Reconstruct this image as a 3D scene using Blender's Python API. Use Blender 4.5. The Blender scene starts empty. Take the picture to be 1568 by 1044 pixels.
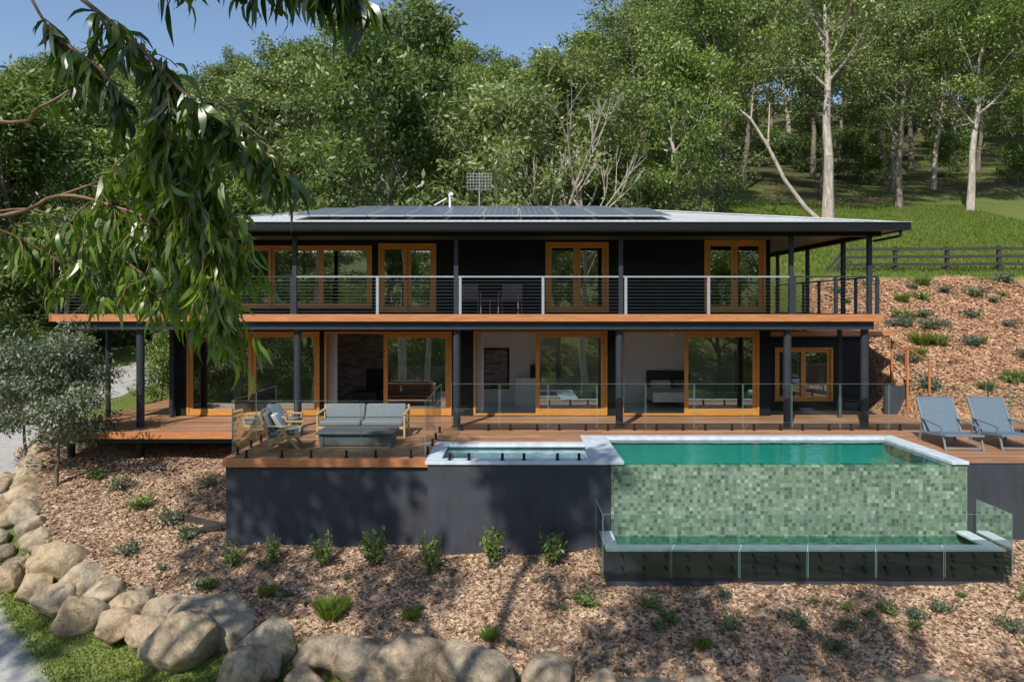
import bpy, math, random, bmesh
import numpy as np
from mathutils import Vector, noise as mnoise
random.seed(7)
RNG = np.random.default_rng(11)
scene = bpy.context.scene
COL = scene.collection

# ------------------------------------------------------------------ helpers
def new_obj(name, data, parent=None):
    o = bpy.data.objects.new(name, data)
    COL.objects.link(o)
    if parent is not None:
        o.parent = parent
    return o
def empty(name, loc=(0,0,0)):
    o = bpy.data.objects.new(name, None); o.location = loc
    o.empty_display_size = 0.2
    COL.objects.link(o); return o
class MB:
    def __init__(s): s.v=[]; s.f=[]; s.m=[]; s.mats=[]
    def mi(s, mat):
        if mat not in s.mats: s.mats.append(mat)
        return s.mats.index(mat)
    def box(s,x0,x1,y0,y1,z0,z1,mat):
        s.hexa([(x0,y0,z0),(x1,y0,z0),(x1,y1,z0),(x0,y1,z0),(x0,y0,z1),(x1,y0,z1),(x1,y1,z1),(x0,y1,z1)],mat)
    def poly(s,pts,mat):
        b=len(s.v); s.v+=[tuple(p) for p in pts]; s.f.append(tuple(range(b,b+len(pts)))); s.m.append(s.mi(mat))
    def hexa(s,pts,mat):
        b=len(s.v); s.v+=[tuple(p) for p in pts]; k=s.mi(mat)
        for q in [(0,3,2,1),(4,5,6,7),(0,1,5,4),(1,2,6,5),(2,3,7,6),(3,0,4,7)]:
            s.f.append(tuple(b+i for i in q)); s.m.append(k)
    def beam(s,p0,p1,w,h,mat):
        p0=Vector(p0);p1=Vector(p1);d=(p1-p0).normalized()
        up=Vector((0,0,1)) if abs(d.z)<.95 else Vector((0,1,0))
        a=d.cross(up).normalized()*w/2; c=a.cross(d).normalized()*h/2
        s.hexa([p0-a-c,p0+a-c,p1+a-c,p1-a-c,p0-a+c,p0+a+c,p1+a+c,p1-a+c],mat)
    def tube(s,p0,p1,r0,r1,mat,n=8,caps=True):
        p0=Vector(p0);p1=Vector(p1);d=(p1-p0)
        if d.length<1e-6: return
        d.normalize()
        a=d.orthogonal().normalized(); c=d.cross(a)
        b=len(s.v); k=s.mi(mat)
        for p,r in((p0,r0),(p1,r1)):
            for i in range(n):
                t=2*math.pi*i/n
                s.v.append(tuple(p+a*math.cos(t)*r+c*math.sin(t)*r))
        for i in range(n):
            j=(i+1)%n
            s.f.append((b+i,b+j,b+n+j,b+n+i)); s.m.append(k)
        if caps:
            s.f.append(tuple(b+i for i in range(n))[::-1]); s.m.append(k)
            s.f.append(tuple(b+n+i for i in range(n))); s.m.append(k)
    def build(s,name,parent=None,bevel=0,smooth=False,seg=2):
        me=bpy.data.meshes.new(name); me.from_pydata(s.v,[],s.f)
        for m in s.mats: me.materials.append(m)
        me.polygons.foreach_set('material_index',s.m)
        if smooth: me.polygons.foreach_set('use_smooth',[True]*len(s.f))
        me.update()
        o=new_obj(name,me,parent)
        if bevel:
            md=o.modifiers.new('bevel','BEVEL'); md.width=bevel; md.segments=seg; md.limit_method='ANGLE'
        return o

def np_mesh(name, V, F, tone=None, mats=(), smooth=False, matidx=None):
    me=bpy.data.meshes.new(name)
    V=np.asarray(V,dtype=np.float32); F=np.asarray(F,dtype=np.int32)
    me.vertices.add(len(V)); me.vertices.foreach_set('co',V.ravel())
    k=F.shape[1]
    me.loops.add(F.size); me.loops.foreach_set('vertex_index',F.ravel())
    me.polygons.add(len(F)); me.polygons.foreach_set('loop_start',np.arange(0,F.size,k,dtype=np.int32))
    try: me.polygons.foreach_set('loop_total',np.full(len(F),k,dtype=np.int32))
    except Exception: pass
    for m in mats: me.materials.append(m)
    if matidx is not None: me.polygons.foreach_set('material_index',np.asarray(matidx,dtype=np.int32))
    if smooth: me.polygons.foreach_set('use_smooth',np.ones(len(F),dtype=bool))
    if tone is not None:
        a=me.attributes.new('tone','FLOAT','POINT'); a.data.foreach_set('value',np.asarray(tone,dtype=np.float32))
    me.update(calc_edges=True)
    return me

# ------------------------------------------------------------------ materials
def mk(name):
    m=bpy.data.materials.new(name); m.use_nodes=True
    nt=m.node_tree; nt.nodes.clear()
    out=nt.nodes.new('ShaderNodeOutputMaterial')
    return m,nt,out
def N(nt,t,**kw):
    n=nt.nodes.new(t)
    for k,v in kw.items(): setattr(n,k,v)
    return n
def ramp(nt,stops,interp='LINEAR'):
    r=N(nt,'ShaderNodeValToRGB'); r.color_ramp.interpolation=interp
    el=r.color_ramp.elements
    while len(el)<len(stops): el.new(.5)
    for e,(p,c) in zip(el,stops):
        e.position=p; e.color=(c[0],c[1],c[2],1)
    return r
def pos(nt): return N(nt,'ShaderNodeNewGeometry').outputs['Position']
def noise(nt,vec,scale,detail=4,rough=.55,dist=0):
    n=N(nt,'ShaderNodeTexNoise'); n.inputs['Scale'].default_value=scale; n.inputs['Detail'].default_value=detail
    n.inputs['Roughness'].default_value=rough; n.inputs['Distortion'].default_value=dist
    if vec is not None: nt.links.new(vec,n.inputs['Vector'])
    return n
def math_n(nt,op,a,b=None,c=None):
    n=N(nt,'ShaderNodeMath',operation=op)
    for i,x in enumerate((a,b,c)):
        if x is None: continue
        if isinstance(x,(int,float)): n.inputs[i].default_value=x
        else: nt.links.new(x,n.inputs[i])
    return n.outputs[0]
def mixc(nt,f,a,b,bt='MIX'):
    n=N(nt,'ShaderNodeMix',data_type='RGBA',blend_type=bt)
    for s,x in ((n.inputs[0],f),(n.inputs[6],a),(n.inputs[7],b)):
        if isinstance(x,(int,float)): s.default_value=x
        elif isinstance(x,tuple): s.default_value=(x[0],x[1],x[2],1)
        else: nt.links.new(x,s)
    return n.outputs[2]
def bump(nt,h,strength=.3,dist=.02):
    b=N(nt,'ShaderNodeBump'); b.inputs['Strength'].default_value=strength; b.inputs['Distance'].default_value=dist
    nt.links.new(h,b.inputs['Height']); return b.outputs[0]
def principled(nt,out,color,rough=.6,metal=0,normal=None,spec=.5):
    p=N(nt,'ShaderNodeBsdfPrincipled')
    if isinstance(color,tuple): p.inputs['Base Color'].default_value=(*color[:3],1)
    else: nt.links.new(color,p.inputs['Base Color'])
    if isinstance(rough,(int,float)): p.inputs['Roughness'].default_value=rough
    else: nt.links.new(rough,p.inputs['Roughness'])
    p.inputs['Metallic'].default_value=metal
    p.inputs['Specular IOR Level'].default_value=spec
    if normal is not None: nt.links.new(normal,p.inputs['Normal'])
    nt.links.new(p.outputs[0],out.inputs[0]); return p
def simple(name,c,rough=.6,var=.25,scale=6,metal=0,bmp=0,bscale=40,spec=.5):
    m,nt,out=mk(name); P=pos(nt)
    n=noise(nt,P,scale,5)
    r=ramp(nt,[(.25,tuple(x*(1-var) for x in c)),(.75,tuple(min(1,x*(1+var)) for x in c))])
    nt.links.new(n.outputs[0],r.inputs[0])
    nm=None
    if bmp:
        n2=noise(nt,P,bscale,4); nm=bump(nt,n2.outputs[0],bmp,.01)
    principled(nt,out,r.outputs[0],rough,metal,nm,spec); return m

M_post=simple('post_paint',(.034,.040,.048),.45,.15,3,spec=.35)
M_black=simple('black_metal',(.010,.010,.011),.45,.1,3,spec=.3)
M_steel=simple('stainless_steel',(.55,.56,.58),.28,.1,8,metal=1)
M_alu=simple('silver_paint',(.33,.35,.37),.4,.1,8)
M_white=simple('white_paint',(.88,.88,.87),.6,.02,2)
M_ceiling=simple('ceiling_paint',(.88,.88,.87),.7,.02,2)
M_intfloor=simple('polished_floor',(.66,.64,.60),.25,.1,2)
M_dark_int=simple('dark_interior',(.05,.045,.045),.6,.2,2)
M_coping=simple('marble_coping',(.58,.65,.70),.35,.22,4,bmp=.1)
M_cushion=simple('grey_cushion',(.19,.205,.22),.9,.12,20,bmp=.2,bscale=200)
M_table=simple('grey_table',(.085,.1,.11),.6,.15,8)
M_lounger=simple('lounger_sling',(.11,.155,.20),.7,.12,20)
M_lframe=simple('lounger_frame',(.17,.2,.23),.4,.1,8)
M_chair=simple('balcony_chair_sling',(.16,.13,.14),.7,.2,10)
M_blue=simple('blue_sofa',(.10,.17,.22),.85,.2,6)
M_linen=simple('white_linen',(.6,.6,.6),.85,.1,6)
M_soffit=simple('soffit',(.09,.085,.08),.6,.1,2)
M_fence=simple('fence_timber',(.045,.038,.033),.8,.35,5,bmp=.3)
M_stone_step=simple('stone_step',(.33,.31,.28),.85,.25,4,bmp=.3)

def timber(name,c1,c2,rough=.45,stretch=(1.2,14,14)):
    m,nt,out=mk(name); P=pos(nt)
    mp=N(nt,'ShaderNodeMapping'); mp.inputs['Scale'].default_value=stretch; nt.links.new(P,mp.inputs[0])
    n=noise(nt,mp.outputs[0],2.2,6,.6,.6)
    r=ramp(nt,[(.25,c1),(.75,c2)]); nt.links.new(n.outputs[0],r.inputs[0])
    principled(nt,out,r.outputs[0],rough,0,bump(nt,n.outputs[0],.15,.01)); return m
M_frame=timber('cedar_frame',(.40,.16,.032),(.70,.33,.075))
M_fascia=timber('timber_fascia',(.38,.13,.045),(.62,.26,.11))
M_wood=timber('teak_furniture',(.42,.27,.13),(.62,.43,.24),.55)

def boards(name,axis,width,c_list,gap=.045,rough=.5,bstr=.6,lap=False,spec=.5):
    m,nt,out=mk(name); P=pos(nt)
    sp=N(nt,'ShaderNodeSeparateXYZ'); nt.links.new(P,sp.inputs[0])
    c=sp.outputs['XYZ'.index(axis)]
    u=math_n(nt,'DIVIDE',c,width); fr=math_n(nt,'FRACT',u); fl=math_n(nt,'FLOOR',u)
    other=sp.outputs[0]
    seg=math_n(nt,'FLOOR',math_n(nt,'ADD',math_n(nt,'DIVIDE',other,3.1),math_n(nt,'MULTIPLY',fl,.37)))
    cb=N(nt,'ShaderNodeCombineXYZ'); nt.links.new(fl,cb.inputs[0]); nt.links.new(seg,cb.inputs[1])
    wn=N(nt,'ShaderNodeTexWhiteNoise',noise_dimensions='2D'); nt.links.new(cb.outputs[0],wn.inputs['Vector'])
    r=ramp(nt,[(i/(len(c_list)-1),cc) for i,cc in enumerate(c_list)]); nt.links.new(wn.outputs['Value'],r.inputs[0])
    mp=N(nt,'ShaderNodeMapping'); mp.inputs['Scale'].default_value=(1.5,18,18); nt.links.new(P,mp.inputs[0])
    n=noise(nt,mp.outputs[0],2,5,.6)
    big=noise(nt,P,.8,3)
    col=mixc(nt,.5,r.outputs[0],n.outputs[0],'OVERLAY')
    col=mixc(nt,.35,col,big.outputs[0],'OVERLAY')
    g=math_n(nt,'LESS_THAN',fr,gap)
    col=mixc(nt,g,col,tuple(x*.12 for x in c_list[0]))
    h=math_n(nt,'MULTIPLY',fr,-1.0) if lap else math_n(nt,'SUBTRACT',1.0,g)
    principled(nt,out,col,rough,0,bump(nt,h,bstr,.02 if lap else .01),spec); return m
M_deck=boards('merbau_decking','Y',.14,[(.28,.14,.075),(.37,.19,.10),(.46,.25,.14),(.32,.16,.085)],.07,.5)
M_clad=boards('charred_weatherboard','Z',.18,[(.007,.007,.009),(.011,.011,.013),(.008,.008,.010)],.06,.5,.9,lap=True,spec=.25)

def render_wall():
    m,nt,out=mk('charcoal_render'); P=pos(nt)
    n=noise(nt,P,1.3,6,.65); n2=noise(nt,P,60,3)
    mp=N(nt,'ShaderNodeMapping'); mp.inputs['Scale'].default_value=(5,5,.5); nt.links.new(P,mp.inputs[0]); n3=noise(nt,mp.outputs[0],1.5,4)
    r=ramp(nt,[(.3,(.030,.033,.041)),(.7,(.056,.062,.076))]); nt.links.new(math_n(nt,'ADD',math_n(nt,'MULTIPLY',n.outputs[0],.6),math_n(nt,'MULTIPLY',n3.outputs[0],.4)),r.inputs[0])
    principled(nt,out,r.outputs[0],.75,0,bump(nt,n2.outputs[0],.25,.005)); return m
M_render=render_wall()

def mosaic():
    m,nt,out=mk('green_mosaic_tile'); P=pos(nt)
    sc=N(nt,'ShaderNodeVectorMath',operation='MULTIPLY'); nt.links.new(P,sc.inputs[0]); sc.inputs[1].default_value=(1/.082,0,1/.082)
    off=N(nt,'ShaderNodeVectorMath',operation='ADD'); nt.links.new(sc.outputs[0],off.inputs[0]); off.inputs[1].default_value=(.3,.5,.2)
    fl=N(nt,'ShaderNodeVectorMath',operation='FLOOR'); nt.links.new(off.outputs[0],fl.inputs[0])
    fr=N(nt,'ShaderNodeVectorMath',operation='FRACTION'); nt.links.new(off.outputs[0],fr.inputs[0])
    wn=N(nt,'ShaderNodeTexWhiteNoise',noise_dimensions='3D'); nt.links.new(fl.outputs[0],wn.inputs['Vector'])
    r=ramp(nt,[(0,(.085,.14,.105)),(.12,(.13,.195,.14)),(.3,(.165,.24,.17)),(.5,(.195,.28,.20)),(.7,(.235,.315,.235)),(.88,(.32,.38,.31)),(.95,(.13,.19,.12))],'CONSTANT'); nt.links.new(wn.outputs['Value'],r.inputs[0])
    sp=N(nt,'ShaderNodeSeparateXYZ'); nt.links.new(fr.outputs[0],sp.inputs[0])
    g=math_n(nt,'MAXIMUM',math_n(nt,'LESS_THAN',sp.outputs[0],.08),math_n(nt,'LESS_THAN',sp.outputs[2],.08))
    n=noise(nt,P,14,4)
    col=mixc(nt,.5,r.outputs[0],n.outputs[0],'OVERLAY')
    col=mixc(nt,g,col,(.20,.25,.20))
    big=noise(nt,P,1.2,3); rr=ramp(nt,[(.3,(.85,.85,.85)),(.7,(1.1,1.1,1.05))]); nt.links.new(big.outputs[0],rr.inputs[0])
    col=mixc(nt,1.0,col,rr.outputs[0],'MULTIPLY')
    principled(nt,out,col,.18,0,bump(nt,n.outputs[0],.25,.01)); return m
M_mosaic=mosaic()
M_poolfloor=simple('pool_plaster',(.085,.40,.34),.6,.1,2)

def glassy(name,tint,ior=1.5,boost=1.0,base=0.0,rough=.0,bmp=0,bs=3,bd=.02):
    m,nt,out=mk(name)
    t=N(nt,'ShaderNodeBsdfTransparent'); t.inputs[0].default_value=(*tint,1)
    g=N(nt,'ShaderNodeBsdfGlossy'); g.inputs['Roughness'].default_value=rough; g.inputs[0].default_value=(1,1,1,1)
    f=N(nt,'ShaderNodeFresnel'); f.inputs[0].default_value=ior
    if bmp:
        n=noise(nt,pos(nt),bs,3); b=bump(nt,n.outputs[0],bmp,bd)
        nt.links.new(b,g.inputs['Normal']); nt.links.new(b,f.inputs['Normal'])
    v=math_n(nt,'MULTIPLY_ADD',f.outputs[0],boost,base)
    v=math_n(nt,'MINIMUM',v,1.0)
    mx=N(nt,'ShaderNodeMixShader'); nt.links.new(v,mx.inputs[0]); nt.links.new(t.outputs[0],mx.inputs[1]); nt.links.new(g.outputs[0],mx.inputs[2])
    nt.links.new(mx.outputs[0],out.inputs[0]); return m
M_win=glassy('window_glass',(.46,.52,.50),1.5,1.8,.36,0,.03,.7)
M_fglass=glassy('fence_glass',(.86,.93,.91),1.45,.8,.02)
M_water=glassy('pool_water',(.46,.84,.82),1.33,1.0,.0,0,.35,3.5)
M_water2=glassy('spa_water',(.7,.85,.9),1.33,1.2,.05,0,.6,5)

def roofmat():
    m,nt,out=mk('corrugated_roof'); P=pos(nt)
    sp=N(nt,'ShaderNodeSeparateXYZ'); nt.links.new(P,sp.inputs[0])
    s=math_n(nt,'SINE',math_n(nt,'MULTIPLY',sp.outputs[0],2*math.pi/.2))
    n=noise(nt,P,1.5,5); r=ramp(nt,[(.3,(.46,.47,.47)),(.7,(.60,.61,.60))]); nt.links.new(n.outputs[0],r.inputs[0])
    principled(nt,out,r.outputs[0],.5,0,bump(nt,s,.6,.02)); return m
M_roof=roofmat()
def solarmat():
    m,nt,out=mk('solar_cells'); P=pos(nt)
    sp=N(nt,'ShaderNodeSeparateXYZ'); nt.links.new(P,sp.inputs[0])
    a=math_n(nt,'FRACT',math_n(nt,'DIVIDE',sp.outputs[0],.166)); b=math_n(nt,'FRACT',math_n(nt,'DIVIDE',sp.outputs[1],.163))
    g=math_n(nt,'MAXIMUM',math_n(nt,'LESS_THAN',a,.07),math_n(nt,'LESS_THAN',b,.05))
    c=mixc(nt,g,(.10,.12,.17),(.36,.38,.42))
    principled(nt,out,c,.35,0,None,1.0); return m
M_solar=solarmat()
def brickmat():
    m,nt,out=mk('recycled_brick'); P=pos(nt)
    mp=N(nt,'ShaderNodeMapping'); mp.inputs['Rotation'].default_value=(math.radians(90),0,0); nt.links.new(P,mp.inputs[0])
    b=N(nt,'ShaderNodeTexBrick'); nt.links.new(mp.outputs[0],b.inputs['Vector'])
    b.inputs['Color1'].default_value=(.16,.125,.11,1); b.inputs['Color2'].default_value=(.40,.36,.33,1); b.inputs['Mortar'].default_value=(.2,.18,.165,1)
    b.inputs['Scale'].default_value=1; b.inputs['Brick Width'].default_value=.24; b.inputs['Row Height'].default_value=.086; b.inputs['Mortar Size'].default_value=.008
    principled(nt,out,b.outputs[0],.9,0,bump(nt,b.outputs['Fac'],-.4,.01)); return m
M_brick=brickmat()

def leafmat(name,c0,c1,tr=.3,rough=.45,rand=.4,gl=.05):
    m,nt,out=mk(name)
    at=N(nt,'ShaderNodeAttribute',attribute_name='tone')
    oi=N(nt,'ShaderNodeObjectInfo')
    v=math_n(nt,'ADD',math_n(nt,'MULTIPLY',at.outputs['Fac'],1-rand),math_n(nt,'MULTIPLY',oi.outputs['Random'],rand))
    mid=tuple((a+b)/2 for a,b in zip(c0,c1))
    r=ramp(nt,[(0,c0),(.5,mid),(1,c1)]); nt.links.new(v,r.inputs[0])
    p=N(nt,'ShaderNodeBsdfDiffuse'); nt.links.new(r.outputs[0],p.inputs[0]); sh=p.outputs[0]
    if tr>0:
        t=N(nt,'ShaderNodeBsdfTranslucent')
        tc=mixc(nt,1.0,r.outputs[0],(1.3,1.4,.55),'MULTIPLY'); nt.links.new(tc,t.inputs[0])
        mx=N(nt,'ShaderNodeMixShader'); mx.inputs[0].default_value=tr
        nt.links.new(sh,mx.inputs[1]); nt.links.new(t.outputs[0],mx.inputs[2]); sh=mx.outputs[0]
    if gl>0:
        g=N(nt,'ShaderNodeBsdfGlossy'); g.inputs['Roughness'].default_value=rough; g.inputs[0].default_value=(1,1,1,1)
        mx=N(nt,'ShaderNodeMixShader'); mx.inputs[0].default_value=gl
        nt.links.new(sh,mx.inputs[1]); nt.links.new(g.outputs[0],mx.inputs[2]); sh=mx.outputs[0]
    nt.links.new(sh,out.inputs[0]); return m
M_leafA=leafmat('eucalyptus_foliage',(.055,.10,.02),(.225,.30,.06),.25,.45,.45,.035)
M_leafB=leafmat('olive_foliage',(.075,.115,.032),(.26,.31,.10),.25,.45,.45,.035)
M_leafF=leafmat('hanging_eucalyptus_leaf',(.025,.060,.015),(.20,.30,.03),.42,.36,0,.05)
M_leafS=leafmat('shrub_foliage',(.05,.10,.025),(.24,.33,.06),.3,.5,.5)
M_leafG=leafmat('grey_shrub_foliage',(.07,.10,.055),(.18,.21,.12),.25,.55,.3)
M_grassb=leafmat('grass_blades',(.08,.13,.025),(.22,.29,.06),.3,.5,0,0)
M_chip=leafmat('mulch_chip',(.12,.066,.040),(.68,.47,.30),0,.9,0,0)
def bark(name,c0,c1):
    m,nt,out=mk(name); P=pos(nt)
    mp=N(nt,'ShaderNodeMapping'); mp.inputs['Scale'].default_value=(3,3,.7); nt.links.new(P,mp.inputs[0])
    n=noise(nt,mp.outputs[0],2.5,6,.65,.5); r=ramp(nt,[(.3,c0),(.65,c1)]); nt.links.new(n.outputs[0],r.inputs[0])
    principled(nt,out,r.outputs[0],.85,0,bump(nt,n.outputs[0],.4,.03)); return m
M_barkP=bark('pale_gum_bark',(.20,.16,.125),(.56,.49,.41))
M_barkM=bark('grey_gum_bark',(.08,.062,.048),(.27,.22,.175))
M_barkD=bark('dark_bark',(.06,.045,.035),(.2,.16,.125))

def rockmat():
    m,nt,out=mk('sandstone_boulder'); P=pos(nt)
    n=noise(nt,P,1.6,7,.65,.3); n2=noise(nt,P,9,8,.72); n3=noise(nt,P,.7,2); n4=noise(nt,P,3.2,6,.7,1.2)
    r=ramp(nt,[(.28,(.25,.20,.15)),(.5,(.47,.40,.30)),(.72,(.62,.54,.42))]); nt.links.new(n.outputs[0],r.inputs[0])
    r3=ramp(nt,[(.35,(.85,.84,.84)),(.65,(1.12,1.0,.84))]); nt.links.new(n3.outputs[0],r3.inputs[0])
    st=ramp(nt,[(.36,(.50,.47,.44)),(.5,(1,1,1))]); nt.links.new(n4.outputs[0],st.inputs[0])
    c=mixc(nt,1.0,r.outputs[0],r3.outputs[0],'MULTIPLY')
    c=mixc(nt,.7,c,n2.outputs[0],'OVERLAY')
    c=mixc(nt,.75,c,st.outputs[0],'MULTIPLY')
    principled(nt,out,c,.95,0,bump(nt,n2.outputs[0],1.0,.08),.2); return m
M_rock=rockmat()

# ------------------------------------------------------------------ terrain
BL=np.array([(-15,25),(-14,21.5),(-13.1,18.5),(-11.25,15.8),(-9.98,14.45),(-8.3,13.4),(-6.63,12.85),(-4.4,12.25),(-2.08,11.9),(.18,11.55),(2.5,11.25),(8.6,11.05),(24,10.9)],float)
DR=np.array([(2,5),(-4,6.8),(-8.9,9.7),(-12.4,12.6),(-14.9,17),(-16.6,21),(-17,26),(-16.5,31),(-14,38),(-12,44)],float)
DW=2.0
def pdist(x,y,PL):
    d=np.full(np.shape(x),1e9)
    for (ax,ay),(bx,by) in zip(PL[:-1],PL[1:]):
        dx,dy=bx-ax,by-ay; L=dx*dx+dy*dy
        t=np.clip(((x-ax)*dx+(y-ay)*dy)/L,0,1)
        d=np.minimum(d,np.hypot(x-ax-t*dx,y-ay-t*dy))
    return d
def sstep(a,b,x):
    t=np.clip((x-a)/(b-a),0,1); return t*t*(3-2*t)
def sdist(x,y):
    ins=(y>np.interp(x,BL[:,0],BL[:,1]))&(x>-15)
    return np.where(ins,1,-1)*pdist(x,y,BL)
def inner(x,y):
    z=np.interp(y,[11,12,13,14.4,15.8,18,20,24,32],[-3.25,-2.85,-2.35,-1.8,-1.35,-.8,-.55,-.3,.4])
    return z+.22*sstep(0,3,x)*sstep(11,12.5,y)
def outer(x,y):
    z=np.interp(y,[-120,-60,-40,-20,0,8,11,12,12.7,15,17.5,22,26,32],[16,3,-5,-9,-5.6,-4.0,-3.3,-3.0,-2.8,-2.25,-1.5,-.8,-.25,.4])
    return z-.4*sstep(-6,-3,x)*sstep(9,11,y)*(1-sstep(14,18,y))
def H(x,y):
    x=np.asarray(x,float); y=np.asarray(y,float)
    t=sstep(-.35,.2,sdist(x,y))
    z=outer(x,y)*(1-t)+inner(x,y)*t
    hill=np.interp(y,[32,40,60,90,130,200,420],[.4,2.2,9,20,36,58,75])
    z=np.where(y>32,hill,z)
    R=np.interp(y,[18.8,19.7,27.5,29,55,80,120,200,420],[-.6,.35,4.4,4.85,13,22,38,62,80])
    w=sstep(11.3,12.1,x)*np.where(y>18.8,1,0)
    w2=sstep(28,40,y)*sstep(-4,12,x)
    w=np.maximum(w,w2)
    z=z*(1-w)+R*w
    z=z+sstep(30,60,y)*(.5*np.sin(x*.13+1)+.4*np.sin(y*.11+x*.07))
    z=z+.035*np.sin(x*2.1+y*1.3)*np.sin(y*1.7-x*.6)+.02*np.sin(x*5.3+1)*np.sin(y*4.7)
    pad=(x>-5.95)&(x<15.9)&(y>14.55)&(y<19.3)|(x>1.9)&(x<9.3)&(y>14.2)&(y<19.4)|(x>-5.9)&(x<11.1)&(y>19.2)&(y<26)
    z=np.where(pad,np.minimum(z,-2.0),z)
    return z
def h1(x,y): return float(H(np.array([x]),np.array([y]))[0])
gx=np.unique(np.concatenate([np.linspace(-260,-22,80),np.arange(-22,22.01,.2),np.linspace(22,260,80)]))
gy=np.unique(np.concatenate([np.linspace(-120,6,32),np.arange(6,34.01,.2),np.arange(34,90,1.),np.linspace(90,420,56)]))
GX,GY=np.meshgrid(gx,gy)
GZ=H(GX,GY)
nx,ny=len(gx),len(gy)
V=np.stack([GX.ravel(),GY.ravel(),GZ.ravel()],1)
ii=(np.arange(ny-1)[:,None]*nx+np.arange(nx-1)[None,:]).ravel()
F=np.stack([ii,ii+1,ii+nx+1,ii+nx],1)
wob=.18*np.sin(GX*1.9+GY)+.15*np.sin(GY*2.7-GX*1.1)
SD=sdist(GX,GY)+wob*.4
mul=sstep(-.15,.15,SD)*(GY<21.5)
bank=sstep(10.8,11.6,GX)*sstep(18.5,19,GY)*(1-sstep(27.2,27.7,GY+wob))
mul=np.maximum(mul,bank)
drv=1-sstep(DW,DW+.13,pdist(GX,GY,DR)+wob*.1)
fst=np.where(GX/np.maximum(GY,1)>.22,sstep(40,52,GY+3*np.sin(GX*.3)),sstep(34,38,GY))
me=np_mesh('ground',V,F,smooth=True)
for nm,a in (('mulch',mul),('drive',drv),('forest',fst),('bank',bank)):
    at=me.attributes.new(nm,'FLOAT','POINT'); at.data.foreach_set('value',a.ravel().astype(np.float32))
def groundmat():
    m,nt,out=mk('ground_cover'); P=pos(nt)
    A=lambda n:N(nt,'ShaderNodeAttribute',attribute_name=n).outputs['Fac']
    n1=noise(nt,P,.35,5,.6); n2=noise(nt,P,9,5,.7); n3=noise(nt,P,2,4,.6); n4=noise(nt,P,.16,4,.6); n5=noise(nt,P,.7,5,.65)
    g=ramp(nt,[(.3,(.095,.12,.028)),(.5,(.155,.19,.045)),(.72,(.23,.25,.08))])
    nt.links.new(math_n(nt,'ADD',math_n(nt,'MULTIPLY',n1.outputs[0],.5),math_n(nt,'MULTIPLY',n2.outputs[0],.5)),g.inputs[0])
    v=N(nt,'ShaderNodeTexVoronoi'); v.inputs['Scale'].default_value=19; nt.links.new(P,v.inputs['Vector'])
    sp=N(nt,'ShaderNodeSeparateColor'); nt.links.new(v.outputs['Color'],sp.inputs[0])
    mu=ramp(nt,[(0,(.14,.08,.05)),(.3,(.34,.215,.135)),(.6,(.52,.355,.235)),(.85,(.68,.49,.345)),(1,(.25,.16,.10))]); nt.links.new(sp.outputs[0],mu.inputs[0])
    mcol=mixc(nt,.6,mu.outputs[0],n2.outputs[0],'OVERLAY')
    mcol=mixc(nt,.5,mcol,n3.outputs[0],'OVERLAY')
    pt=ramp(nt,[(.35,(.70,.67,.64)),(.55,(1,1,1)),(.7,(1.1,1.07,1.03))]); nt.links.new(n5.outputs[0],pt.inputs[0])
    mcol=mixc(nt,.8,mcol,pt.outputs[0],'MULTIPLY')
    pk=mixc(nt,A('bank'),(1,1,1),(1.15,.95,.80)); mcol=mixc(nt,1.0,mcol,pk,'MULTIPLY')
    dv=ramp(nt,[(.3,(.30,.285,.265)),(.7,(.46,.44,.41))]); nt.links.new(n2.outputs[0],dv.inputs[0])
    ff=ramp(nt,[(.4,(.10,.075,.045)),(.55,(.10,.11,.035)),(.7,(.17,.19,.055))]); nt.links.new(n4.outputs[0],ff.inputs[0])
    c=mixc(nt,math_n(nt,'MULTIPLY',A('forest'),.85),g.outputs[0],ff.outputs[0])
    c=mixc(nt,A('mulch'),c,mcol); c=mixc(nt,A('drive'),c,dv.outputs[0])
    hh=math_n(nt,'ADD',n2.outputs[0],math_n(nt,'MULTIPLY',v.outputs['Distance'],.8))
    bs=N(nt,'ShaderNodeBump'); bs.inputs['Distance'].default_value=.07; nt.links.new(hh,bs.inputs['Height'])
    nt.links.new(math_n(nt,'MULTIPLY_ADD',A('drive'),-.8,.9),bs.inputs['Strength'])
    principled(nt,out,c,.95,0,bs.outputs[0],.2); return m
me.materials.append(groundmat())
new_obj('ground',me)

def scatter_quads(x,y,size,rng,tilt=.6):
    n=len(x); z=H(x,y)+.012
    a=rng.uniform(0,2*np.pi,n); L=size*rng.uniform(.5,1.7,n); W=L*rng.uniform(.2,.6,n)
    d=np.stack([np.cos(a),np.sin(a),rng.uniform(-tilt,tilt,n)],1); s=np.stack([-np.sin(a),np.cos(a),rng.uniform(-tilt,tilt,n)],1)
    c=np.stack([x,y,z],1); d=d*L[:,None]/2; s=s*W[:,None]/2
    V=np.stack([c-d-s,c+d-s*.6,c+d*.8+s,c-d*.9+s],1).reshape(-1,3)
    return V,np.arange(4*n).reshape(-1,4)
n=75000
x=RNG.uniform(-12.5,14,n); y=RNG.uniform(10.8,18.2,n)
k=(sdist(x,y)>.1)&~((x>-6)&(y>14.4))&~((x>1.8)&(x<9.4)&(y>13.1)&(y<14.4)); x=x[k];y=y[k]
V,F=scatter_quads(x,y,.062,RNG)
x2=RNG.uniform(12,20,14000); y2=RNG.uniform(19.7,27.4,14000)
V2,F2=scatter_quads(x2,y2,.08,RNG)
t=np.repeat(RNG.uniform(0,1,len(x)+len(x2))**1.2,4)
me=np_mesh('mulch_chips',np.concatenate([V,V2]),np.concatenate([F,F2+len(V)]),t,[M_chip]); new_obj('mulch_chips',me)

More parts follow.
